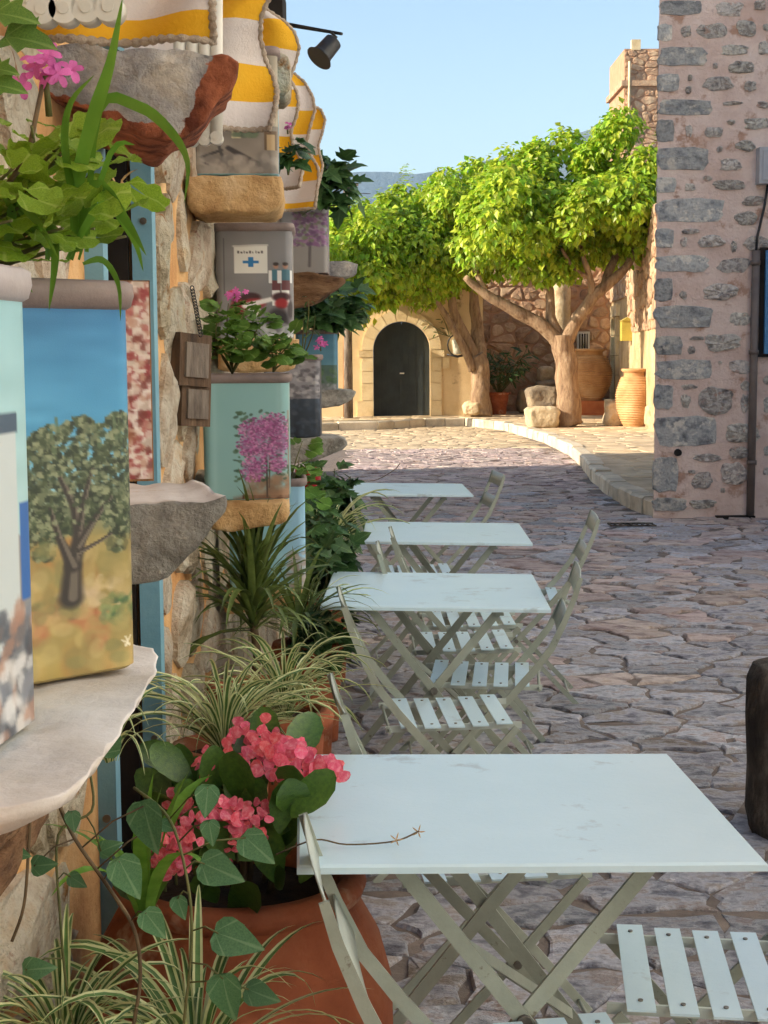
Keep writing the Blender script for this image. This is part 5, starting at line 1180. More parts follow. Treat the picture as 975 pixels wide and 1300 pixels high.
p_blu = tin_px(402, 497, 8.8, 0, 'tinblue', 'rim', pic_sea(), 'teal blue tin farthest along the wall, under a dark bush')

# ------------------------------------------------------------------ stone ledges out of the wall
def led(label, px, d, depth, m, amp=.008, fr=12, pick=None, name='stone_ledge', bev=.07, seed=0, mm=30, slant=-.02):
    a = [P(x, y, d) for x, y in px]
    return rock(name, a, (slant, depth, 0), m, amp, fr, bev, mm, pick, seed=seed, label=label, cat='ledge', group='stone ledges in the flower wall')
pl = [G(x, y, MZ) for x, y in ((172, 812), (190, 816), (200, 828), (196, 848), (180, 876), (163, 905), (148, 926), (133, 945), (124, 966), (110, 982), (72, 1006), (30, 1013))]
pl += [Vector((-.36, .965, MZ)), Vector((-.56, .96, MZ)), Vector((-.56, 1.62, MZ)), Vector((-.3, 1.6, MZ))]
rock('stone_ledge', [p + Vector((0, 0, -.004)) for p in pl], (0, 0, -.05), M['marble'], .004, 26, .012, 110, seed=2, warp=lambda v: v + Vector((-1.9 * max(0, MZ - .012 - v.z) * (1 if v.x > -.5 else 0), .9 * max(0, MZ - .012 - v.z) * (1 if v.y < 1.1 else 0), 0)), label='white marble slab ledge carrying the two largest tins', cat='ledge', group='stone ledges in the flower wall')
f4 = [(100, 645), (150, 641), (205, 641), (272, 638), (289, 632), (286, 648), (270, 668), (255, 692), (240, 706), (214, 736), (175, 743), (100, 745)]
z4 = P(200, 640, 2.45).z
led('thick grey broken ledge with a white top below the red painted board', f4, 2.45, .40, [M['roughgrey'], M['marble']], .008, 16, lambda c: 1 if c.z > z4 - .012 and c.y > 2.47 else 0, seed=4, mm=80, bev=.03, slant=-.10)
f5 = [(50, 66), (75, 57), (150, 58), (230, 62), (272, 68), (283, 66), (311, 83), (302, 105), (285, 120), (264, 150), (240, 165), (216, 180), (175, 176), (150, 168), (128, 150), (118, 132), (85, 129), (50, 118)]
def p5(c):
    px, py = CX + F * c.x / c.y, 450 - F * (c.z - 1.5) / c.y
    return max(min(1, max(0, .5 + (px - (282 - (py - 68) * .42)) / 34)), min(1, max(0, .5 + (py - (138 + (px - 118) * .30)) / 26)))
cb = led('blue grey corbel stone with a broken red end above the pink flower', f5, 2.6, .30, M['corbel'], .014, 16, seed=5, mm=110, bev=.03, slant=-.06)
ca = cb.data.color_attributes.new('core', 'FLOAT_COLOR', 'POINT')
for v_, q_ in zip(cb.data.vertices, ca.data):
    k_ = p5(cb.matrix_basis @ v_.co); q_.color = (k_, k_, k_, 1)
led('long ochre shelf stone under the cannon tin', [(236, 224), (300, 222), (358, 223), (361, 240), (358, 262), (345, 271), (290, 270), (244, 270), (236, 255)], 4.28, .34, M['ochreshelf'], .006, 14, seed=6)
led('ochre shelf stone under the bougainvillea tin', [(262, 640), (300, 637), (366, 636), (368, 655), (362, 667), (330, 671), (295, 676), (268, 673)], 4.2, .34, M['ochreshelf'], .006, 14, seed=7)
led('tan shelf stone under the grey dancers tin', [(276, 431), (330, 430), (378, 431), (380, 450), (372, 470), (310, 474), (276, 470)], 4.7, .34, M['ochreshelf'], .006, 14, seed=8)
led('angular brown grey stone under the lilac tin', [(350, 348), (400, 346), (441, 353), (428, 366), (396, 386), (365, 392), (350, 388)], 7.5, .36, M['schist'], .012, 8, seed=9)
led('small flat grey stone behind the lilac tin', [(410, 332), (440, 331), (454, 334), (452, 348), (440, 352), (410, 350)], 8.2, .3, M['bluegrey'], .008, 10, seed=10)
led('rough grey ledge under the dark slate tin', [(345, 559), (400, 556), (436, 556), (443, 563), (436, 572), (415, 580), (395, 587), (345, 590)], 6.4, .34, M['roughgrey'], .008, 10, seed=11)
led('pale grey ledge under the farthest blue tin', [(380, 498), (430, 495), (453, 497), (448, 506), (430, 516), (400, 518), (380, 516)], 8.7, .36, M['roughgrey'], .01, 8, seed=12)
led('square tan stone sticking out behind the striped cloth', [(330, 66), (350, 64), (366, 70), (371, 85), (369, 110), (362, 118), (340, 116), (330, 112)], 4.45, .3, M['tanstone'], .008, 12, seed=13)
led('low shelf stone under the plain light blue tin', [(285, 752), (385, 751), (386, 775), (285, 780)], 4.7, .34, M['ochreshelf'], .006, 12, seed=14)
for i in range(5):                                   # schist plates of the bracket below the marble slab
    z = 1.12 - i * .052; e = .015 * (i % 2); o1 = -.385 - .018 * i - e
    plan = [(-.57, 1.25, z), (-.43 - e, 1.28, z), (o1, 1.5, z), (o1 + .006, 1.75, z), (o1 - .004, 1.98 + .02 * i, z), (-.45, 2.14 - .02 * i, z), (-.57, 2.2, z)]
    rock('schist_plate', plan, (0, 0, -.042), M['schist'], .007, 18, .08, 36, seed=20 + i, label=['topmost', 'second', 'middle', 'fourth', 'lowest'][i] + ' brown schist plate of the bracket below the marble slab', cat='stone plate', group='schist plates under the marble slab')

# painted board, plaques, lamp, awnings
pb = P(180, 612, 2.83)
bd = thing('painted_board', (pb.x - .06, 2.84, pb.z), 'narrow red and white painted board standing on the grey broken ledge', 'board', yaw=math.radians(8))
mb = MB(); mb.box((-.02, .012, .185), (.2, .018, .37)); mb.build('panel', M['oldwood'], bd)
grid_picture('painting', pic_saint(), bd, lambda u, v: (-.118 + .196 * u, .0015, .368 - v * .364))
def plaque(px, py, w_, h_, d, label, lean, seed):
    p = P(px, py, d); t = thing('wooden_plaque', p, label, 'plaque', 'carved wooden plaques on the wall', yaw=math.radians(lean))
    mb = MB(); mb.box((0, 0, -h_ / 2), (w_, .03, h_), rot=Matrix.Rotation(math.radians(4), 3, 'Y')); mb.build('board', M['plaquewood'], t)
    for q in range(1):
        mb = MB(); mb.box((0, -.018, -h_ * .5), (w_ * .7, .008, h_ * .66), rot=Matrix.Rotation(math.radians(4), 3, 'Y')); mb.build('panel', M['greywood'], t)
    return t
pq = plaque(242, 424, .135, .135, 4.0, 'upper brown wooden plaque hanging from a chain left of the aqua tin', 60, 1)
plaque(243, 485, .125, .115, 4.02, 'lower dark wooden plaque hanging left of the aqua tin', 60, 2)
chn = thing('chain', P(238, 366, 3.98), 'thin dark chain holding the wooden plaques on the stone wall', 'chain')
for q in range(16):
    mb = MB(); u = q / 15; z0 = -u * .118; x0 = .012 + .02 * u
    mb.tube([(x0 + .005 * math.cos(a), .005 * math.sin(a) * (q % 2), z0 + .0065 * math.sin(a)) for a in [i * math.pi / 4 for i in range(9)]], .0014, 5); mb.build('link', M['black'], chn)
def cloth(label, d, edge, stripes, bottom, left=None, seed=0):
    """hanging striped cloth with a wavy outer edge; stripes: (y, colour) from the top"""
    t0 = P(edge[0][0], edge[0][1], d); t = thing('awning_cloth', (LX + .03, d, P(400, bottom, d).z), label, 'awning', 'yellow and white striped awning cloths'); o_ = Vector(t.location)
    ys = [e[1] for e in edge]; xs = [e[0] for e in edge]; y0 = ys[0]; rows = []
    n = max(14, int((bottom - y0) / 3)); bounds = [b for b, _ in stripes]
    yy = sorted(set([y0 + (bottom - y0) * i / n for i in range(n + 1)] + [b for b in bounds if y0 < b < bottom]))
    nc = 12; V = []; xr = []
    for y in yy:
        e = P(float(np.interp(y, ys, xs)), y, d).x
        for i in range(nc + 1):
            u = i / nc; x = (LX + .03) * (1 - u) + e * u; z = P(400, y, d).z
            V.append(Vector((x, d + .028 * math.sin(u * 9 + seed + (y - y0) * .02) + .02 * math.sin(u * 4 + y * .05), z)) - o_)
    fs, ms = [], []
    for j in range(len(yy) - 1):
        ym = (yy[j] + yy[j + 1]) / 2; cidx = 0
        for b, c_ in stripes:
            if ym >= b: cidx = c_
        for i in range(nc): fs.append((j * (nc + 1) + i, (j + 1) * (nc + 1) + i, (j + 1) * (nc + 1) + i + 1, j * (nc + 1) + i + 1)); ms.append(cidx)
    mb = MB(); k = len(V); mb.add(V + [v + Vector((0, .004, 0)) for v in V], fs + [tuple(k + i for i in reversed(f)) for f in fs]); mb.m = ms + ms
    mb.build('cloth', [M['cream'], M['yellow']], t)
    ed = [V[j * (nc + 1) + nc] + Vector((0, .002, 0)) for j in range(len(yy))] + [V[(len(yy) - 1) * (nc + 1) + i] + Vector((0, .002, 0)) for i in range(nc - 1, -1, -1)]
    path = []
    for a, b in zip(ed, ed[1:]):
        m_ = max(1, int((b - a).length / .005))
        path += [a.lerp(b, i / m_) for i in range(m_)]
    mb = MB(); mb.tube(path, [.0062 + .0016 * math.sin(i * 2.1) for i in range(len(path))], 6); mb.build('rope_trim', M['rope'], t)
cloth('nearest striped cloth, cut off by the top edge above the corbel stone', 2.34, [(279, -60), (276, -20), (274, 5), (272, 38)], [(-60, 1), (-18, 0), (20, 1)], 52, seed=1)
cloth('widest yellow and white striped cloth with a wavy rope edge', 3.2, [(344, -60), (346, -30), (343, 0), (332, 22), (329, 45), (334, 70), (346, 95), (351, 115), (349, 140), (342, 163)], [(-60, 0), (-24, 1), (28, 0), (79, 1), (128, 0)], 163, seed=2)
cloth('striped cloth bulging past the widest one, below the beam end', 4.7, [(338, 14), (350, 22), (363, 30), (374, 42), (379, 58), (374, 76), (367, 95), (360, 115)], [(0, 0), (27, 1), (63, 0), (110, 1)], 130, seed=3)
cloth('striped cloth hanging low behind the square tan stone', 5.0, [(352, 70), (366, 95), (376, 115), (379, 130), (376, 148), (369, 165), (371, 182), (381, 200), (384, 215), (380, 238)], [(60, 1), (90, 0), (112, 1), (135, 0), (172, 1), (208, 0)], 238, seed=4)
cloth('striped cloth with three yellow bands above the lilac tin', 5.8, [(372, 90), (386, 102), (397, 122), (400, 140), (394, 160), (389, 180), (394, 196), (404, 213), (405, 225), (401, 262)], [(60, 1), (107, 0), (140, 1), (170, 0), (200, 1), (229, 0), (257, 1)], 266, seed=5)
cloth('farthest striped cloth beside the ivy', 6.9, [(394, 134), (407, 138), (413, 152), (409, 170), (404, 184), (406, 196), (410, 210), (405, 236)], [(120, 1), (164, 0), (196, 1), (222, 0)], 236, seed=6)
def arms(label, pts, d, r_):
    t = thing('folded_awning_frame', P(pts[0][0], pts[0][2], d), label, 'awning frame', 'folded white awning frames'); o_ = Vector(t.location)
    for x, yt, yb in pts:
        a, b = P(x, yt, d) - o_, P(x, yb, d) - o_
        mb = MB(); mb.tube([a, b], r_, 12); 
        mb.tube([b + Vector((0, -r_ * 1.05, 0)), b + Vector((0, r_ * 1.05, 0))], r_ * 1.06, 18); am = mb.build('arm', M['white'], t)
        mb = MB(); mb.tube([b + Vector((0, -r_ * 1.05, 0)), b + Vector((0, -r_ * 1.15, 0))], r_ * .42, 12); mb.build('pin', M['white'], am)
    p0, p1 = P(pts[0][0] - 8, pts[0][1], d) - o_, P(pts[-1][0] + 8, pts[-1][1], d) - o_
    mb = MB(); mb.tube([p0 + Vector((0, .02, 0)), p1 + Vector((0, .02, 0))], r_ * .9, 10); mb.build('cross_tube', M['white'], t)
arms('folded white awning frame at the top left corner', [(56, -60, 15), (84, -60, 14), (112, -60, 13), (140, -60, 12)], 2.2, .0195)
arms('folded white awning frame hanging behind the corbel stone', [(228, -30, 177), (244, -30, 178), (260, -30, 177), (275, -30, 176)], 2.98, .0118)
b0, b1 = P(358, 30, 7.6), P(434, 43, 7.3)
sp = thing('spotlight', b0, 'black spotlight on a thin arm sticking out against the sky', 'lamp')
mb = MB(); mb.tube([(-.06, 0, 0), (0, 0, 0), b1 - b0], [.012, .011, .007], 8); mb.build('arm', M['black'], sp)
hc = P(421, 48, 7.3) - b0; a_, b_ = P(424, 52, 7.3) - b0, P(405, 74, 7.25) - b0; ax_ = (b_ - a_)
mb = MB(); mb.tube([P(420, 41, 7.3) - b0, P(427, 47, 7.32) - b0, a_.lerp(b_, .3)], .007, 6); mb.build('yoke', M['black'], sp)
mb = MB(); mb.tube([a_, a_ + ax_ * .05, a_ + ax_ * .7, a_ + ax_ * .86, b_], [.028, .042, .046, .05, .066], 18); mb.build('housing', M['black'], sp)

# stone post at the right edge
q = G(966, 1068, 0)
pz0 = thing('stone_post', (q.x + .20, q.y + .12, 0), 'dark weathered round stone post cut by the right edge', 'post')
hp_ = P(966, 850, q.y).z
mb = MB(); mb.lathe([(0, -.02), (.215, -.02), (.225, .05), (.215, .2), (.222, .36), (.21, hp_ - .06), (.19, hp_ - .015), (.12, hp_), (0, hp_ + .004)], 30, wob=.12, seed=3); mb.build('shaft', M['darkpost'], pz0)
mb = MB(); mb.lathe([(.0, hp_ + .006), (.08, hp_ + .007), (.125, hp_ + .003), (.14, hp_ - .006)], 30, wob=.1, seed=3); mb.build('worn_top', M['kerb'], pz0)

# ------------------------------------------------------------------ pots along the wall
bpz = .60; bpc = P(305, 1120, 2.62); bpc = Vector((bpc.x, 2.62, 0))
t = thing('plant_pot', bpc, 'biggest round bellied terracotta pot with coral flowers beside the nearest table', 'pot')
mb = MB(); mb.lathe([(0, 0), (.16, 0), (.165, .02), (.21, .1), (.25, .2), (.268, .3), (.266, .4), (.245, .48), (.212, .54), (.196, .565)], 48, wob=.006); mb.build('body', M['terracotta'], t)
mb = MB(); mb.lathe([(.194, .555), (.215, .562), (.222, .58), (.214, .598), (.19, .602), (.178, .59), (.175, .55)], 48); mb.build('rim', M['terracotta'], t)
mb = MB(); mb.lathe([(0, .556), (.1, .56), (.178, .552)], 30, wob=.02); mb.build('soil', M['soil'], t)
def ppot(px, py, d, r, label, h=None, **k):
    p = P(px, py, d); pot((p.x, d, 0), p.z, r, label, **k); return Vector((p.x, d, p.z))
pA = ppot(362, 900, 3.95, .105, 'tall terracotta pot with a striped spider plant left of the edge on chair')
pB = ppot(285, 945, 3.45, .105, 'terracotta pot hidden below spider leaves behind the coral flowers')
pD = ppot(322, 868, 4.25, .11, 'terracotta pot at the wall holding the tall strap leaved plant')
pE = ppot(390, 815, 4.95, .095, 'terracotta pot left of the second table under trailing leaves')
pF = ppot(405, 740, 5.9, .1, 'terracotta pot with dark vines left of the third table')
pG = ppot(418, 695, 7.0, .1, 'terracotta pot with a spider plant left of the farthest table')
pH = ppot(408, 610, 8.9, .12, 'terracotta pot farthest along the wall beneath the vines')
p = P(391, 597, 6.2); pot((p.x, 6.2, p.z - .09), .1, .045, 'small red glazed pot above the vines under the grey ledge', m='red', lip=.006)
mbq = rock('stone_ledge', [Vector((p.x - .12, 6.1, p.z - .092)), Vector((p.x + .07, 6.1, p.z - .092)), Vector((p.x + .07, 6.1, p.z - .13)), Vector((p.x - .12, 6.1, p.z - .13))], (0, .2, 0), M['schist'], .004, 12, .1, 24, label='small dark shelf stone under the red glazed pot', cat='ledge', group='stone ledges in the flower wall')
pI = Vector((-.45, 2.06, .55)); pot((pI.x, pI.y, 0), .55, .085, 'terracotta pot under striped leaves in the lower left corner')
pJ = Vector((-.27, 2.08, .50)); pot((pJ.x, pJ.y, 0), .5, .1, 'terracotta pot under striped leaves in front of the biggest pot')

# ------------------------------------------------------------------ strap leaved plants
VG = 'striped spider plants along the wall'
strap_plant('spider_plant', 'striped spider plant in the lower left corner below the rubble stones', pI - Vector((0, 0, .02)), 48, (.16, .27), 'var', seed=1, group=VG, wide=.8)
strap_plant('spider_plant', 'largest striped spider plant at the bottom, in front of the biggest pot', pJ - Vector((0, 0, .02)), 60, (.2, .36), 'var', seed=2, group=VG, wide=.7)
strap_plant('spider_plant', 'striped spider plant right of the strap leaved plant in the tall pot', pA - Vector((0, 0, .02)), 95, (.2, .38), 'var', seed=3, group=VG, wide=.5)
strap_plant('spider_plant', 'striped spider plant just behind the coral flowers', pB - Vector((0, 0, .02)), 95, (.2, .38), 'var', seed=4, group=VG, wide=.5)
strap_plant('spider_plant', 'striped spider plant left of the second table', pE - Vector((0, 0, .02)), 75, (.2, .42), 'var', seed=5, group=VG, wide=.45)
strap_plant('spider_plant', 'striped spider plant left of the farthest table', pG - Vector((0, 0, .02)), 60, (.25, .5), 'var', seed=6, group=VG, wide=.6)
p = P(150, 965, 2.5)
strap_plant('spider_plant', 'small striped spider plant hanging from below the marble slab', Vector((-.46, 2.5, p.z)), 26, (.12, .26), 'var', seed=7, group=VG, wide=.7)
p = P(180, 1130, 2.35)
strap_plant('broad_leaf_plant', 'broad green strap leaves left of the biggest pot rim', Vector((p.x, 2.35, .62)), 12, (.16, .3), 'green', seed=8, wide=1.6)
# dracaena: bare stem and a mop of olive straps
dt = thing('dracaena_plant', pD - Vector((0, 0, .02)), 'tall olive green strap leaved plant on a thin bare stem', 'plant'); top = P(322, 790, 4.25) - pD + Vector((0, 0, .02))
mb = MB(); mb.tube([(0, 0, 0), top * .5 + Vector((.01, 0, 0)), top, top + Vector((0, 0, .05))], [.013, .012, .011, .008], 8); mb.build('stem', M['drystem'], dt)
rg = random.Random(9)
for i in range(120):
    a = rg.uniform(0, 6.283); k = rg.uniform(.22, .40)
    put(rg.choice(BL['olive']), dt, top + Vector((0, 0, rg.uniform(-.03, .06))), Matrix.Rotation(a, 4, 'Z') @ Matrix.Rotation(rg.gauss(.1, .35), 4, 'X'), (k * .95, k, k))
p = P(378, 740, 4.6)
strap_plant('dracaena_plant', 'smaller olive strap plant right of the tall one', Vector((p.x, 4.6, p.z - .12)), 30, (.18, .3), 'olive', seed=10, wide=1.2)
# ------------------------------------------------------------------ coral flowering plant in the biggest pot
eb = bpc + Vector((0, 0, .55)); rg = random.Random(12)
et = thing('coral_flower_plant', eb, 'dark glossy leaved plant with coral pink flower clusters in the biggest pot', 'plant')
for i in range(70):
    x, y = rg.uniform(-.15, .13), rg.uniform(-.15, .12); z = rg.uniform(.02, .22)
    st = Vector((x, y, z)); out = Vector((x * 4 + rg.gauss(0, .4), y * 2 - .35 + rg.gauss(0, .4), rg.uniform(.35, 1.5)))
    put(rg.choice(LM['glossy']), et, st, orient(out, (rg.gauss(0, .3), -1, .4)), rg.uniform(.07, .125), 'oval_leaf')
for i in range(9):
    x, y = rg.uniform(-.1, .1), rg.uniform(-.1, .1); mb = MB(); mb.tube([(x * .6, y * .6, 0), (x, y, .12), (x * 1.2, y * 1.2, .22)], [.006, .005, .004], 6); mb.build('stem', M['drystem'], et)
for px, py, d, k in ((330, 945, 2.6, .042), (345, 955, 2.56, .04), (315, 940, 2.66, .034), (383, 972, 2.56, .04), (403, 982, 2.55, .04), (280, 968, 2.56, .032), (240, 1032, 2.5, .036), (262, 1042, 2.46, .03), (292, 1038, 2.44, .036), (322, 1042, 2.46, .03), (222, 1085, 2.4, .036), (208, 1098, 2.38, .032), (240, 1072, 2.42, .03), (300, 1065, 2.46, .028), (330, 1060, 2.5, .026)):
    flower(et, P(px, py, d) - eb, 'pink', k * .92, rg, heads=11)
# ------------------------------------------------------------------ geraniums in the tins
lb = Vector((ctr.x - .02, ctr.y - .02, MZ + .335)); rg = random.Random(15)
stems = [P(x, y, d) - lb for x, y, d in ((20, 210, 1.25), (50, 250, 1.25), (90, 180, 1.3), (110, 150, 1.34), (130, 200, 1.36), (70, 210, 1.3), (40, 160, 1.24), (150, 260, 1.36), (120, 290, 1.3), (15, 280, 1.2), (80, 290, 1.25), (5, 240, 1.2), (160, 300, 1.36))]
gp = bush('geranium_plant', 'lime green geranium with a magenta flower in the olive tree tin', lb, stems, 'lime', 9, (.03, .052), 16, flowers=(), face=(0, -1, .5), stem_r=.0025)
flower(gp, P(58, 96, 1.26) - lb, 'magenta', .019, rg, heads=10)
mb = MB(); mb.tube([(0, 0, 0), P(35, 200, 1.25) - lb, P(54, 108, 1.26) - lb], [.003, .0022, .0018], 6); mb.build('stem', M['drystem'], gp)
for q_ in range(9):
    put(LM['dry'][0], gp, P(142 + rg.uniform(-12, 14), 225 + rg.uniform(-14, 22), 1.36) - lb, orient((rg.gauss(.4, .6), -.3, rg.gauss(0, .6))), .02, 'dry_petal')
for px, py, k in ((14, 22, .03), (28, 52, .034), (6, 112, .026), (10, 92, .018)):
    put(LM['bigivy'][0], gp, P(px - 18, py - 5, 1.02) - lb, orient((1, -.3, -.15), (0, -.8, .6)), k, 'broad_leaf')
gb = thing('grass_tuft', lb + Vector((.02, 0, 0)), 'long green grass blades rising and drooping from the olive tree tin', 'grass')
for pts, wd_ in (([(95, 320), (97, 240), (118, 150), (140, 80), (156, -5)], .012), ([(100, 320), (92, 250), (82, 180), (90, 130), (120, 95)], .007), ([(110, 320), (125, 140), (175, 135), (215, 165), (238, 205), (234, 258)], .009), ([(60, 330), (66, 290), (70, 330), (62, 395)], .010), ([(105, 335), (130, 330), (150, 360), (153, 408)], .006), ([(90, 330), (120, 235), (160, 280), (186, 325)], .010), ([(85, 330), (130, 260), (168, 300), (182, 345)], .008), ([(70, 330), (20, 255), (50, 285), (75, 330)], .008), ([(100, 330), (140, 195), (172, 184)], .005), ([(5, 330), (15, 270), (0, 245)], .009), ([(20, 340), (30, 355), (42, 372)], .005)):
    V = []; k = len(pts); dd = [1.30 - .03 * i for i in range(k)]; pp_ = [P(x, y, d_) - Vector(gb.location) for (x, y), d_ in zip(pts, dd)]
    path = []
    for i in range(k - 1):
        a0, a1, a2, a3 = pp_[max(i - 1, 0)], pp_[i], pp_[i + 1], pp_[min(i + 2, k - 1)]
        for u in (0, .25, .5, .75): path.append(.5 * (2 * a1 + (a2 - a0) * u + (2 * a0 - 5 * a1 + 4 * a2 - a3) * u * u + (3 * a1 - a0 - 3 * a2 + a3) * u ** 3))
    path.append(pp_[-1]); n = len(path); mb = MB(); V = []
    for i, q_ in enumerate(path):
        tq = (path[min(i + 1, n - 1)] - path[max(i - 1, 0)]).normalized(); sd_ = tq.cross(Vector((.25, 1, .25))).normalized(); u = i / (n - 1); wv = wd_ * .5 * (1 - max(0, u - .5) ** 1.5 * 2.8) * min(1, .4 + u * 2)
        nn_ = sd_.cross(tq); V += [q_ - sd_ * wv, q_ + nn_ * wv * .4, q_ + sd_ * wv]
    mb.add(V, [f for i in range(n - 1) for f in ((3 * i, 3 * i + 1, 3 * i + 4, 3 * i + 3), (3 * i + 1, 3 * i + 2, 3 * i + 5, 3 * i + 4))]); mb.build('grass_blade', M['blade'], gb)
def tinbush(px, y, d, tips, leaf, per, size, seed, name, label, flowers=(), fl='magenta', **k):
    b_ = P(px, y, d); st = [P(x, yy, dd) - b_ for x, yy, dd in tips]
    return bush(name, label, b_, st, leaf, per, size, seed, flowers=[P(x, yy, dd) - b_ for x, yy, dd in flowers], fl=fl, **k)
tinbush(295, 474, 4.38, [(275, 410, 4.3), (290, 385, 4.35), (310, 395, 4.3), (325, 400, 4.4), (300, 430, 4.3), (270, 440, 4.3), (330, 410, 4.4)], 'ger', 13, (.035, .062), 17, 'geranium_plant', 'bushy green geranium at the left of the aqua tin', [(298, 374, 4.32)], flsize=.018, face=(0, -1, .3), stem_r=.003)
tinbush(347, 472, 4.36, [(350, 430, 4.3), (365, 440, 4.35), (375, 455, 4.35), (345, 445, 4.3), (360, 425, 4.4)], 'ger', 9, (.035, .06), 18, 'geranium_plant', 'small green geranium at the right of the aqua tin', face=(0, -1, .3), stem_r=.003)
tinbush(392, 268, 7.7, [(370, 240, 7.4), (385, 225, 7.4), (410, 215, 7.5), (430, 205, 7.6), (440, 235, 7.6), (420, 255, 7.5), (395, 245, 7.4), (365, 255, 7.3), (445, 260, 7.6), (425, 225, 7.6)], 'dark', 13, (.07, .12), 19, 'ivy_plant', 'dark ivy spilling over the lilac tin below the striped cloth', stem_r=.006, face=(0, -1, .2))
tinbush(366, 222, 4.7, [(366, 180, 4.68), (362, 195, 4.68), (370, 200, 4.7), (364, 212, 4.7)], 'dark', 8, (.04, .07), 20, 'geranium_plant', 'little plant with a pink bud between the cannon tin and the cloth', [(365, 161, 4.68)], flsize=.012, stem_r=.003)
tinbush(404, 420, 8.95, [(385, 390, 8.8), (405, 375, 8.8), (425, 368, 8.9), (445, 375, 9), (458, 388, 9), (450, 405, 9), (430, 415, 8.8), (410, 400, 8.7), (440, 395, 8.9), (395, 405, 8.7)], 'dark', 20, (.07, .12), 21, 'ivy_plant', 'dark round bush growing out of the farthest blue tin', stem_r=.006, face=(0, -1, .2))
tinbush(384, 455, 6.6, [(392, 380, 6.5), (400, 400, 6.5), (385, 405, 6.5)], 'oleander', 8, (.03, .05), 22, 'herb_plant', 'pale wispy herb with a pink bud in the dark slate tin', [(407, 434, 6.5)], flsize=.024, stem_r=.003)
tinbush(360, 652, 4.88, [(375, 610, 4.9), (380, 580, 5.0), (385, 600, 5), (388, 630, 4.9), (372, 635, 4.85), (384, 560, 5.1)], 'ger', 12, (.04, .06), 23, 'geranium_plant', 'green plant in the plain light blue tin beside the aqua tin', stem_r=.003)
VGc = 'trailing vines along the wall'
tinbush(400, 760, 5.6, [(395, 640, 5.7), (410, 620, 5.8), (425, 650, 5.8), (440, 690, 5.7), (400, 690, 5.5), (420, 720, 5.5), (390, 670, 5.5), (435, 725, 5.6), (405, 655, 5.6), (385, 700, 5.3)], 'dark', 24, (.05, .095), 24, 'vine', 'dark trailing vine left of the second and third tables', group=VGc, stem_r=.005, face=(0, -1, .2))
tinbush(415, 720, 7.4, [(395, 600, 7.5), (410, 590, 7.6), (425, 595, 7.7), (435, 615, 7.7), (442, 640, 7.6), (410, 620, 7.5), (428, 655, 7.5), (400, 640, 7.4), (445, 605, 7.8)], 'dark', 24, (.06, .11), 25, 'vine', 'dark climbing vine below the small red pot', group=VGc, stem_r=.005, face=(0, -1, .2))
tinbush(420, 860, 4.9, [(390, 760, 5), (410, 770, 5), (430, 790, 5), (400, 800, 4.9), (425, 830, 4.9), (380, 820, 4.8)], 'dark', 18, (.04, .08), 26, 'vine', 'low dark leaves around the foot of the second table', group=VGc, stem_r=.004, face=(0, -1, .3))
# heart leaved vines trailing in the lower left
def trail(label, pts, r_, leaves, seed, leaf='heart', m='stem'):
    rg = random.Random(seed); V = [P(*p_) for p_ in pts]; t = thing('vine', V[0], label, 'vine', VGc); b_ = V[0]; path = []; k = len(V)
    for i in range(k - 1):
        a0, a1, a2, a3 = V[max(i - 1, 0)], V[i], V[i + 1], V[min(i + 2, k - 1)]
        for u in (0, .2, .4, .6, .8): path.append(.5 * (2 * a1 + (a2 - a0) * u + (2 * a0 - 5 * a1 + 4 * a2 - a3) * u * u + (3 * a1 - a0 - 3 * a2 + a3) * u ** 3) - b_)
    path.append(V[-1] - b_); mb = MB(); mb.tube(path, r_, 5); mb.build('stem', M[m], t)
    for px, py, d, k_, an in leaves:
        k_ *= d / F; a_ = math.radians(an); dr_ = Vector((math.cos(a_), -.25, math.sin(a_)))
        p_ = P(px, py, d) - b_ - dr_.normalized() * k_ * .5
        near_ = min(path, key=lambda q_: (q_ - p_).length); mb = MB(); mb.tube([near_, near_.lerp(p_, .5) + Vector((0, 0, .008)), p_], .0013, 4); mb.build('leaf_stalk', M[m], t)
        put(rg.choice(LM[leaf]), t, p_, orient(dr_, (rg.gauss(0, .3), -1, .35)), k_)
trail('brown vine with heart leaves trailing from the marble slab to the pot', [(72, 1015, 2.0), (95, 1065, 1.98), (140, 1130, 1.96), (170, 1180, 1.95), (178, 1240, 1.95), (168, 1310, 1.95)], .0028, [(190, 1055, 1.98, 66, -75), (165, 1118, 1.95, 56, -60), (198, 1176, 1.93, 42, -50), (58, 1098, 1.96, 34, 10), (93, 1045, 1.97, 26, -80), (140, 935, 2.05, 50, 60), (215, 1050, 2.0, 22, -20)], 31, m='drystem')
trail('thin green vine with heart leaves in front of the biggest pot', [(170, 1000, 2.05), (215, 1040, 2.0), (238, 1120, 1.97), (243, 1200, 1.96), (232, 1310, 1.96)], .0022, [(262, 1020, 1.98, 40, -95), (285, 1108, 1.97, 58, -20), (268, 1060, 1.95, 32, -80), (330, 1080, 2.0, 50, -40), (305, 1195, 1.95, 62, -15), (288, 1272, 1.93, 60, -80), (335, 1265, 1.97, 44, -20), (230, 1155, 1.96, 30, -70)], 32)
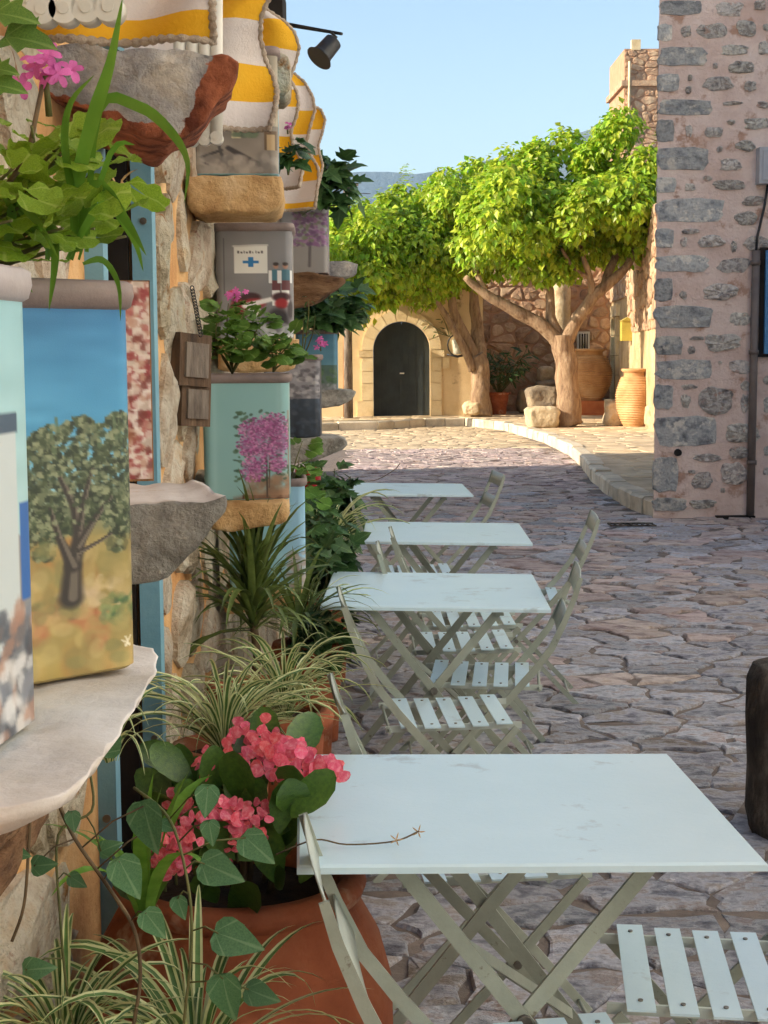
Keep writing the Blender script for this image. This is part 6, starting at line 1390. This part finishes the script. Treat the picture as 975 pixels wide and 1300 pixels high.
trail('bare thin vine looping under the marble slab', [(40, 995, 1.9), (36, 1080, 1.9), (30, 1150, 1.9), (15, 1195, 1.9)], .0022, [(30, 1085, 1.88, 22, -10)], 33, m='drystem')
trail('wispy vine hanging straight down at the left of the pot', [(115, 985, 2.1), (116, 1030, 2.08), (74, 1060, 2.05), (76, 1160, 2.03), (84, 1250, 2.02), (95, 1310, 2.0)], .002, [(140, 1075, 2.05, 30, 30), (100, 1120, 2.03, 26, -30), (50, 1230, 2.0, 40, 10)], 34)
trail('thin tendril with a small star flower lying over the nearest table', [(350, 1085, 2.3), (400, 1066, 2.33), (440, 1072, 2.33), (500, 1068, 2.34), (532, 1055, 2.36)], .0014, [], 35, m='drystem')
tl = [o for o in bpy.data.objects if o.get('label', '').startswith('thin tendril')][0]
for px_, py_, d_ in ((503, 1066, 2.335), (531, 1056, 2.36)):
    for q_ in range(5):
        an = q_ * 1.257; put(LM['dry'][0], tl, P(px_, py_, d_) - Vector(tl.location), orient((math.cos(an), -.2, math.sin(an)), (0, -1, 0)), .011, 'star_petal')
trail('looping tendril over the farthest table', [(425, 640, 7.9), (440, 612, 8.2), (475, 610, 8.5), (500, 597, 8.6), (508, 588, 8.6)], .0025, [], 36, m='drystem')
for i, (x0_, y0_, d0_) in enumerate(((200, 930, 2.7), (215, 1000, 2.6), (245, 1150, 2.2), (130, 1000, 2.3))):
    pass

# ------------------------------------------------------------------ haze of the evening air
HZT = max(v.co.z for o in (hills, hills2) for v in o.data.vertices) + 6
hz = MB(); hz.box((0, 1500, HZT / 2 - 1), (7000, 4000, HZT + 2))
hm = bpy.data.materials.new('evening haze'); hm.use_nodes = True; nt_ = hm.node_tree; nt_.nodes.remove(nt_.nodes['Principled BSDF'])
pv_ = nt_.nodes.new('ShaderNodeVolumePrincipled'); pv_.inputs['Color'].default_value = (.5, .74, 1.0, 1); pv_.inputs['Density'].default_value = HAZE; pv_.inputs['Anisotropy'].default_value = 0.1
nt_.links.new(pv_.outputs[0], nt_.nodes['Material Output'].inputs['Volume'])
hz.build('haze', hm, None, kind='stuff')
